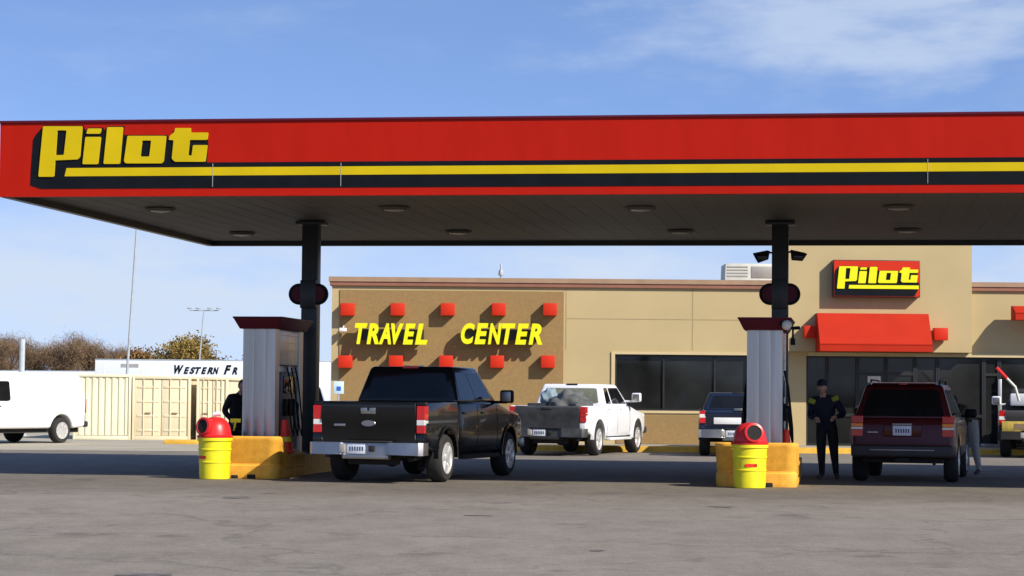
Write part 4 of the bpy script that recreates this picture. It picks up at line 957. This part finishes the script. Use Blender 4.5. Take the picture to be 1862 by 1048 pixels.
# ---------------------------------------------------------------- yard: containers, trailers, poles
def container(x0, x1, y0, dpt, z0, z1, m, lb, doors=True):
    o = thing('shipping_container', lb, 'container', ((x0 + x1)/2, y0, z0), 0, 'cream shipping containers'); w = (x1 - x0)/2; h = z1 - z0
    bm = bmesh.new(); n = int(w*2/.28); pts = [(-w + .1, .2)]
    s_ = (2*w - .2)/n
    for i in range(n): a = -w + .1 + i*s_; pts += [(a + .1*s_, .07), (a + .4*s_, .07), (a + .5*s_, .03), (a + .9*s_, .03)]
    pts += [(w - .1, .2)]
    if not doors: prism(bm, [pts], lambda u, v, q: Vector((u, v, q)), .18, h - .12)
    box(bm, -w + .08, w - .08, .21, dpt, .1, h - .05); wl = obj('shell', bm, m, o, smooth=False)
    bm = bmesh.new()
    box(bm, -w, -w + .1, 0, .2, 0, h, .01); box(bm, w - .1, w, 0, .2, 0, h, .01); box(bm, -w + .1, w - .1, 0, .2, 0, .16, .01); box(bm, -w + .1, w - .1, 0, .2, h - .11, h, .01)
    for s in (-1, 1): box(bm, s*w - (.1 if s > 0 else 0), s*w + (.1 if s < 0 else 0), .2, dpt, h - .1, h); box(bm, s*w - (.1 if s > 0 else 0), s*w + (.1 if s < 0 else 0), .2, dpt, 0, .12)
    obj('frame', bm, m, o)
    if doors:
        for s in (-1, 1):
            a, b = sorted((s*.012, s*(w - .11))); bm = bmesh.new(); box(bm, a, b, .05, .15, .17, h - .12, .01)
            for k in range(4): zz = .35 + k*(h - .6)/3.4; box(bm, a + .08, b - .08, .03, .05, zz, zz + .09, .005)
            for xx in (a + (b - a)*.33, a + (b - a)*.72): tube(bm, [(xx, .02, .12), (xx, .02, h - .06)], .02, 6)
            dl = obj('door', bm, m, o); bm = bmesh.new(); box(bm, (a+b)/2 - .12, (a+b)/2 + .12, -.01, .02, 1.05, 1.1, .003); obj('door_latch', bm, 'rust', dl)
    return o
YC = 93.0; zg = -.45
def cx_(px): return atY(px, 740, YC).x
z1c = atY(240, 684, YC).z
container(cx_(133), cx_(238), YC, 6, zg, z1c + .06, 'contw', 'pale cream container with corrugated side next to the white van', False)
container(cx_(240), cx_(346), YC, 6, zg, z1c, 'cont', 'cream container with double doors between the pale one and the dark gap')
container(cx_(357), cx_(414), YC, 6, zg, z1c - .02, 'cont', 'narrow looking cream container beyond the dark gap, nearest the pump')
def trailer(x0, x1, Y, z0, z1, lb, text=False):
    o = thing('semi_trailer', lb, 'trailer', ((x0 + x1)/2, Y, -.45), 0, 'white semi trailers'); w = (x1 - x0)/2
    bm = bmesh.new(); box(bm, -w, w, 0, 2.6, z0 + .45, z1 + .45, .03)
    bd = obj('box_body', bm, 'trailer', o)
    bm = bmesh.new(); box(bm, -w - .01, w + .01, -.02, 2.62, z1 + .45 - .06, z1 + .46, .01); box(bm, -w, w, -.03, .0, z0 + .45, z0 + .53, .01); obj('top_rail', bm, 'pole', bd)
    bm = bmesh.new(); k = -w + .6
    while k < w: box(bm, k - .012, k + .012, -.008, 0, z0 + .55, z1 + .38); k += 1.22
    obj('side_seams', bm, 'trailer', bd)
    bm = bmesh.new()
    for xx in (w - 1.2, w - 2.4):
        lathe(bm, [(.25, -.1), (.5, -.1), (.5, .2), (.25, .2)], 20, 'Z')
    bm.clear()
    for xx in (w - 1.2, w - 2.4):
        t = bmesh.new(); lathe(t, [(.2, -.13), (.48, -.13), (.5, 0), (.48, .13), (.2, .13)], 24); merge(bm, t, 0, Matrix.Translation((xx, .25, .5)) @ Matrix.Rotation(R(90), 4, 'X'))
        t = bmesh.new(); lathe(t, [(.2, -.13), (.48, -.13), (.5, 0), (.48, .13), (.2, .13)], 24); merge(bm, t, 0, Matrix.Translation((xx, 2.35, .5)) @ Matrix.Rotation(R(90), 4, 'X'))
    obj('wheels', bm, 'tyre', o)
    bm = bmesh.new(); box(bm, -w + 2, -w + 2.15, .4, .55, 0, z0 + .45); box(bm, -w + 2, -w + 2.15, 2.05, 2.2, 0, z0 + .45); obj('landing_leg', bm, 'pole', o)
    return o
YT = 149.0
a_, b_ = atY(173, 653, YT), atY(597, 655, YT)
tr = trailer(a_.x, b_.x, YT, .75, a_.z, 'long white semi trailer with black italic lettering behind the containers')
ox = (a_.x + b_.x)/2
for txt, p0x, p1x, py0, py1 in (('W', 317, 334, 680, 664), ('ESTERN', 334, 398, 680, 668), ('F', 407, 421, 681, 664), ('R', 422, 432, 681, 668)):
    q0, q1 = atY(p0x, py0, YT), atY(p1x, py1, YT)
    word(tr, txt, q0.x - ox, q1.x - ox, q0.z + .45, q1.z + .45, -.02, .012, 'black', 'lettering', .35)
q0, q1 = atY(220, 668, YT), atY(252, 662, YT); bm = bmesh.new(); box(bm, q0.x - ox, q1.x - ox, -.02, .0, q0.z + .45, q1.z + .45); obj('side_vent', bm, 'seam', tr)
YT2 = 215.
a_, b_ = atY(-60, 673, YT2), atY(172, 673, YT2)
trailer(a_.x, b_.x, YT2, .75, a_.z, 'distant white semi trailer showing above the white van roof')
# poles
def pole(name, lb, px0, py0, px1, py1, Y, r0, r1, m, head=None, cat='light pole'):
    t_ = atY(px1, py1, Y); b_ = atY(px0, py0, Y); g = gz(0, Y) if Y < 500 else 0
    d = (t_ - b_); k = (g - b_.z)/d.z; base = b_ + d*k
    o = thing(name, lb, cat, base); tp = t_ - base
    bm = bmesh.new(); tube(bm, [(0, 0, 0), tuple(tp*.5), tuple(tp)], [r0, (r0 + r1)/2, r1], 10); lathe(bm, [(r0*2.2, 0), (r0*2.2, .05), (r0*1.2, .12)], 10); obj('pole', bm, m, o)
    if head:
        bm = bmesh.new(); tube(bm, [tp + Vector((-head, 0, -.1)), tp + Vector((head, 0, -.1))], r1*.8, 6); obj('crossarm', bm, m, o)
        for s in (-1, -.4, .4, 1):
            bm = bmesh.new(); box(bm, -.20, .20, -.3, .15, -.07, .07, .03)
            l_ = obj('lamp_head', bm, m, o); l_.location = tp + Vector((s*head, 0, .1))
    return o
pole('light_pole', 'tall thin galvanised light pole rising behind the long white trailer', 233, 650, 251, 385, 135, .085, .06, 'pole', .9)
pole('light_pole', 'faint distant four lamp light pole beyond the green tree', 364, 640, 371, 563, 210, .085, .05, 'pole', 1.3)
pole('utility_post', 'short thick white post behind the white van', 39, 690, 41, 617, 100, .13, .12, 'pole_w', cat='post')
# ---------------------------------------------------------------- trees
def tree(lb, px, Y, top, wpx, m, grp, seed, leafy=False, nl=2600):
    rnd = random.Random(seed); s = F/Y; base = atY(px, 700, Y); h = (atY(px, top, Y).z + .45)*(.84 if leafy else .92); w = wpx/s/2
    o = thing('autumn_tree' if leafy else 'bare_tree', lb, 'tree', (base.x, Y, -.45), 0, grp)
    tr_ = bmesh.new(); tips = []
    def grow(p, d, l, r_, lvl):
        q = p + d*l; tube(tr_, [p, lerp(p, q, .5) + Vector((rnd.uniform(-.06, .06)*l, rnd.uniform(-.06, .06)*l, 0)), q], [r_, r_*.8, r_*.6], 5, False)
        tips.append((q, lvl))
        if lvl < 4:
            for _ in range(3 if lvl < 3 else 2):
                a = rnd.uniform(0, 6.28); sp_ = rnd.uniform(.35, .95)
                nd = (d + Vector((math.cos(a)*sp_, math.sin(a)*sp_, rnd.uniform(-.1, .25)))).normalized()
                grow(lerp(p, q, rnd.uniform(.6, 1)), nd, l*rnd.uniform(.6, .82), r_*.6, lvl + 1)
    grow(Vector((0, 0, 0)), Vector((rnd.uniform(-.08, .08), 0, 1)), h*.30, h*.028, 0)
    mx_ = max(t[0].z for t in tips); mr_ = max(max(abs(t[0].x), abs(t[0].y)) for t in tips)
    kz, kr = h/mx_*.97, w/mr_*.9
    for v in tr_.verts: v.co = Vector((v.co.x*kr, v.co.y*kr, v.co.z*kz))
    tips = [Vector((t.x*kr, t.y*kr, t.z*kz)) for t, l in tips if l >= 2]
    obj('trunk', tr_, 'bark', o, ang=80)
    bm = bmesh.new(); sz = .20 if leafy else .10
    for _ in range(nl):
        t = rnd.choice(tips); g = .085*h if leafy else .075*h
        c_ = t + Vector((rnd.gauss(0, g), rnd.gauss(0, g), rnd.gauss(0, g*.8)))
        if c_.z < h*.15: continue
        if leafy: u_ = Vector((rnd.gauss(0, 1), rnd.gauss(0, 1), rnd.gauss(0, 1))).normalized(); L_ = sz*rnd.uniform(.6, 1.5); wd_ = L_*.7
        else: u_ = (Vector((rnd.gauss(0, .7), rnd.gauss(0, .7), rnd.uniform(.1, 1.4)))).normalized(); L_ = rnd.uniform(.3, .7); wd_ = rnd.uniform(.02, .045)
        n_ = u_.cross(Vector((rnd.gauss(0, 1), rnd.gauss(0, 1), rnd.gauss(0, 1)))).normalized()
        vs = [bm.verts.new(c_ + u_*a*L_/2 + n_*b*wd_/2) for a, b in ((-1, -1), (1, -.4), (1, .4), (-1, 1))]; bm.faces.new(vs)
    obj('crown', bm, m, o, smooth=False)
rnd0 = random.Random(11)
for i, (px, tp, w, Y) in enumerate([(-20, 612, 70, 236), (12, 604, 62, 246), (48, 610, 60, 238), (84, 612, 62, 248), (118, 608, 66, 236), (150, 603, 60, 246), (182, 612, 62, 238), (212, 628, 52, 248), (228, 640, 36, 240)]):
    names = ['cut by the picture edge', 'behind the white post', 'just past the white post', 'second past the white post', 'above the pale container', 'tallest, above the trailer corner', 'one tree before the tall light pole', 'low and closest to the tall light pole', 'lowest, half behind the tall light pole']
    tree('bare brown tree in the far row, ' + names[i], px, Y, tp, w*1.25, 'twig', 'bare brown trees in the far row', 20 + i, nl=5200)
for px, tp, w, lb, m in ((258, 620, 44, 'small rusty tree right behind the tall light pole', 'leaf2'), (313, 598, 126, 'round olive and gold tree above the long white trailer', 'leaf'), (366, 620, 52, 'small olive tree behind the distant four lamp pole', 'leaf'), (408, 641, 46, 'low orange tree just before the first pump', 'leaf2'), (438, 643, 46, 'low orange tree behind the first pump', 'leaf2'), (482, 643, 50, 'orange tree top hidden behind the pump panel', 'leaf2')):
    tree(lb, px, 225, tp, w*1.1, m, 'autumn trees beyond the trailer', int(px), True, 11000 if w > 100 else 3800)
# ---------------------------------------------------------------- people
def person(lb, loc, rz, J, mats, hair='hair', cap=None, extra=None):
    """J: joint name -> (x, y, z); figure faces -y in its own frame"""
    o = thing('person', lb, 'person', loc, rz)
    rad = dict(pelvis=.165, waist=.165, chest=.185, neck0=.085, neck=.058, head=.06, lsh=.085, rsh=.085, lel=.068, rel=.068, lwr=.038, rwr=.038, lhip=.115, rhip=.115, lkn=.085, rkn=.085, lan=.05, ran=.05, lto=.04, rto=.04)
    order = list(rad); me = bpy.data.meshes.new('body')
    ed = [('pelvis','waist'),('waist','chest'),('chest','neck0'),('neck0','neck'),('neck','head'),('chest','lsh'),('lsh','lel'),('lel','lwr'),('chest','rsh'),('rsh','rel'),('rel','rwr'),('pelvis','lhip'),('lhip','lkn'),('lkn','lan'),('lan','lto'),('pelvis','rhip'),('rhip','rkn'),('rkn','ran'),('ran','rto')]
    me.from_pydata([J[k] for k in order], [(order.index(a), order.index(b)) for a, b in ed], [])
    t = bpy.data.objects.new('tmp', me); C.objects.link(t)
    t.modifiers.new('s', 'SKIN'); sub = t.modifiers.new('u', 'SUBSURF'); sub.levels = 2
    for i, k in enumerate(order):
        sv = me.skin_vertices[0].data[i]; r_ = rad[k]; sv.radius = (r_, r_*(.8 if k in ('chest', 'waist', 'pelvis') else 1)); sv.use_root = (k == 'pelvis')
    bpy.context.view_layer.update()
    ev = bpy.data.meshes.new_from_object(t.evaluated_get(bpy.context.evaluated_depsgraph_get()))
    C.objects.unlink(t); bpy.data.objects.remove(t)
    bm = bmesh.new(); bm.from_mesh(ev)
    seg = {('lel','lwr'):0, ('rel','rwr'):0, ('pelvis','lhip'):1, ('pelvis','rhip'):1, ('lhip','lkn'):1, ('rhip','rkn'):1, ('lkn','lan'):1, ('rkn','ran'):1, ('lan','lto'):3, ('ran','rto'):3, ('neck','head'):2}
    for f in bm.faces:
        p_ = f.calc_center_median(); best, bi = 9, 0
        for a, b in ed:
            A, B = Vector(J[a]), Vector(J[b]); u = max(0, min(1, (p_ - A).dot(B - A)/max(1e-6, (B - A).length_squared))); dd = (p_ - lerp(A, B, u)).length - min(rad[a], rad[b])*.6
            if dd < best: best = dd; bi = seg.get((a, b), 0)
        f.material_index = bi
    # head, nose, ears
    hc = Vector(J['head']) + Vector((0, -.01, .08)); hr = Vector((.077, .098, .118))
    t = bmesh.new(); bmesh.ops.create_uvsphere(t, u_segments=20, v_segments=14, radius=1)
    for v in t.verts: k = 1 - .18*max(0, -v.co.z)**1.5; v.co = Vector((v.co.x*hr.x*k, v.co.y*hr.y*k, v.co.z*hr.z))
    merge(bm, t, 2, Matrix.Translation(hc))
    t = bmesh.new(); hexa(t, [(-.017, -.02, -.025), (.017, -.02, -.025), (.01, .03, -.02), (-.01, .03, -.02), (-.006, 0, .03), (.006, 0, .03), (.004, .02, .03), (-.004, .02, .03)], .004); merge(bm, t, 2, Matrix.Translation(hc + Vector((0, -hr.y - .002, -.01))))
    for s in (-1, 1):
        t = bmesh.new(); bmesh.ops.create_uvsphere(t, u_segments=10, v_segments=8, radius=1); merge(bm, t, 2, Matrix.Translation(hc + Vector((s*hr.x, .01, -.005))) @ Matrix.Diagonal((.012, .022, .034, 1)))
    # hands: palm, four unequal curled fingers, thumb
    for sd, w_, e_ in ((-1, 'lwr', 'lel'), (1, 'rwr', 'rel')):
        A = Vector(J[w_]); d = (A - Vector(J[e_])).normalized(); side = d.cross(Vector((0, 0, 1))).normalized(); up = side.cross(d).normalized()
        tube(bm, [A - d*.01, A + d*.03, A + d*.085], [.03, .04, .036], 8, True, 2)
        for i, ln in enumerate((.068, .078, .072, .056)):
            b0 = A + d*.08 + side*(i - 1.5)*.019; tube(bm, [b0, b0 + d*ln*.45 - up*.006, b0 + d*ln*.75 - up*.028, b0 + d*ln*.8 - up*.052], [.0098, .0095, .0085, .007], 6, True, 2)
        b0 = A + d*.03 - side*sd*.03; tube(bm, [b0, b0 + d*.03 - side*sd*.025, b0 + d*.055 - side*sd*.028 - up*.015], [.012, .011, .008], 6, True, 2)
    b_ = obj('body', bm, mats, o, ang=70)
    bm = bmesh.new()
    for s in (-1, 1):
        t = bmesh.new(); bmesh.ops.create_uvsphere(t, u_segments=8, v_segments=6, radius=.010); merge(bm, t, 0, Matrix.Translation(hc + Vector((s*.028, -hr.y*.90, .012))))
    box(bm, hc.x - .022, hc.x + .022, hc.y - hr.y*.90 - .004, hc.y - hr.y*.8, hc.z - .058, hc.z - .052)
    obj('face_features', bm, 'hair', b_)
    bm = bmesh.new(); bmesh.ops.create_uvsphere(bm, u_segments=20, v_segments=14, radius=1)
    dl = [v for v in bm.verts if v.co.z < -.25 or (v.co.y < -.3 and v.co.z < .45)]; bmesh.ops.delete(bm, geom=dl, context='VERTS')
    for v in bm.verts: v.co = hc + Vector((v.co.x*hr.x*1.08, v.co.y*hr.y*1.08, v.co.z*hr.z*1.06))
    bmesh.ops.solidify(bm, geom=bm.faces[:], thickness=.008)
    obj('hair', bm, hair, o)
    if cap:
        bm = bmesh.new(); lathe(bm, [(.092, .0), (.094, .04), (.08, .085), (.04, .112), (.002, .118)], 24); box(bm, -.06, .06, -.17, -.08, -.002, .014, .006)
        c_ = obj('cap', bm, cap, o); c_.location = hc + Vector((0, 0, .035))
    return o
ST = dict(pelvis=(0, 0, .97), waist=(-.01, -.02, 1.12), chest=(-.03, -.06, 1.33), neck0=(-.03, -.10, 1.465), neck=(-.03, -.135, 1.51), head=(-.03, -.185, 1.565),
          lsh=(-.22, -.06, 1.41), rsh=(.17, -.04, 1.43), lel=(-.30, -.02, 1.13), rel=(.31, .04, 1.17), lwr=(-.12, -.27, 1.09), rwr=(.23, -.24, 1.12),
          lhip=(-.10, 0, .93), rhip=(.10, 0, .93), lkn=(-.07, -.10, .50), rkn=(.13, .02, .50), lan=(-.07, -.04, .09), ran=(.15, .10, .09), lto=(-.10, -.20, .04), rto=(.22, -.04, .04))
pf = atZ(1503, 873)
mn = person('man in navy jacket with lime shoulder patches, hands held at his waist by the pump', (pf.x, pf.y, 0), R(-24), ST, ['navy', 'blackc', 'skin', 'shoe'], cap='navy')
for x, y, z, ry in ((-.23, -.135, 1.40, 20), (.19, -.11, 1.45, -20)):
    bm = bmesh.new(); t = bmesh.new(); box(t, -.065, .065, -.025, .02, -.045, .045, .015); merge(bm, t, 0, Matrix.Translation((x, y, z)) @ Matrix.Rotation(R(ry), 4, 'Y')); obj('shoulder_patch', bm, 'lime', mn)

J2 = dict(ST); J2.update(lel=(-.27, .05, 1.16), lwr=(-.22, -.12, .98), rel=(.28, 0, 1.16), rwr=(.24, -.15, 1.0))
p2 = atY(431, 720, 43.2)
person('person in black standing on the far side of the first pump', (p2.x, 43.2, 0), R(48), {k: (v[0], v[1], v[2]*.965) for k, v in J2.items()}, ['blackc', 'blackc', 'skin', 'shoe'])
J3 = dict(ST); J3.update(waist=(0, -.06, 1.08), chest=(0, -.20, 1.22), neck0=(0, -.29, 1.30), neck=(0, -.33, 1.33), head=(0, -.38, 1.34), lsh=(-.19, -.22, 1.28), rsh=(.19, -.22, 1.28), lel=(-.24, -.38, 1.06), rel=(.25, -.36, 1.06), lwr=(-.14, -.55, .98), rwr=(.18, -.55, 1.0))
p3 = atY(1766, 780, 44.6)
person('stooping person in brown coat and pale trousers past the maroon SUV', (p3.x, 44.6, 0), R(-75), J3, ['brownc', 'whitec', 'skin', 'shoe'])
# ---------------------------------------------------------------- the far side of the road, behind the camera: a wood that glass and paint reflect
rnd = random.Random(77); bm = bmesh.new()
crowns = []
x = -150
while x < 150: crowns.append((x, -75 + rnd.uniform(-6, 6), rnd.uniform(1.6, 2.8), rnd.uniform(2.5, 4.5))); x += rnd.uniform(2.5, 5)
crowns += [(13.5, -75, 4.4, 4.2), (16.5, -75, 3.0, 3.5), (-22, -75, 5, 5), (42, -75, 5.5, 5), (47, -76, 4, 4)]
for cx, cy, h, w in crowns:
    tube(bm, [(cx, cy, 0), (cx + rnd.uniform(-.4, .4), cy, h*.6)], [.22, .1], 5)
    for _ in range(260):
        a, b, c_ = rnd.gauss(0, .42), rnd.gauss(0, .42), rnd.uniform(-.5, .5)
        p_ = Vector((cx + a*w, cy + b*w, h*.58 + c_*h*.8*(1 - min(.8, abs(a)))))
        if p_.z < .3: continue
        u_ = Vector((rnd.gauss(0, 1), rnd.gauss(0, 1), rnd.gauss(0, 1))).normalized(); v_ = u_.orthogonal().normalized()
        L_ = rnd.uniform(.3, .7); bm.faces.new([bm.verts.new(p_ + u_*i*L_ + v_*j*L_*.7) for i, j in ((-1, -1), (1, -1), (1, 1), (-1, 1))])
tag(obj('treeline', bm, 'leaf', smooth=False), 'low wood across the road', None, kind='stuff')

# ---------------------------------------------------------------- marks on the forecourt
def crack(p0, p1, w, sd, lb):
    rnd = random.Random(sd); a = atZ(*p0); b = atZ(*p1); n = 36; d = (b - a); nn = Vector((-d.y, d.x, 0)).normalized(); off = 0; L_, R_ = [], []
    bm = bmesh.new()
    for i in range(n + 1):
        off = off*.85 + rnd.gauss(0, .05); c = a + d*i/n + nn*off; k = w*rnd.uniform(.5, 1.3)*(.25 if i in (0, n) else 1)
        L_.append(bm.verts.new(c + nn*k + Vector((0, 0, .004)))); R_.append(bm.verts.new(c - nn*k + Vector((0, 0, .004))))
    for i in range(n): bm.faces.new((L_[i], L_[i+1], R_[i+1], R_[i]))
    structure('sealed_crack', bm, 'tar', lb)
M['tar'] = mat('crack_sealer', (.15, .135, .115), .8, var=.3, scale=4)
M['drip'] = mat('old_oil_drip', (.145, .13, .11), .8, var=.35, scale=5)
crack((1500, 1003), (1990, 1008), .012, 3, 'sealed crack')
crack((1180, 905), (1560, 925), .012, 5, 'sealed crack')
crack((-60, 968), (330, 951), .010, 8, 'sealed crack')
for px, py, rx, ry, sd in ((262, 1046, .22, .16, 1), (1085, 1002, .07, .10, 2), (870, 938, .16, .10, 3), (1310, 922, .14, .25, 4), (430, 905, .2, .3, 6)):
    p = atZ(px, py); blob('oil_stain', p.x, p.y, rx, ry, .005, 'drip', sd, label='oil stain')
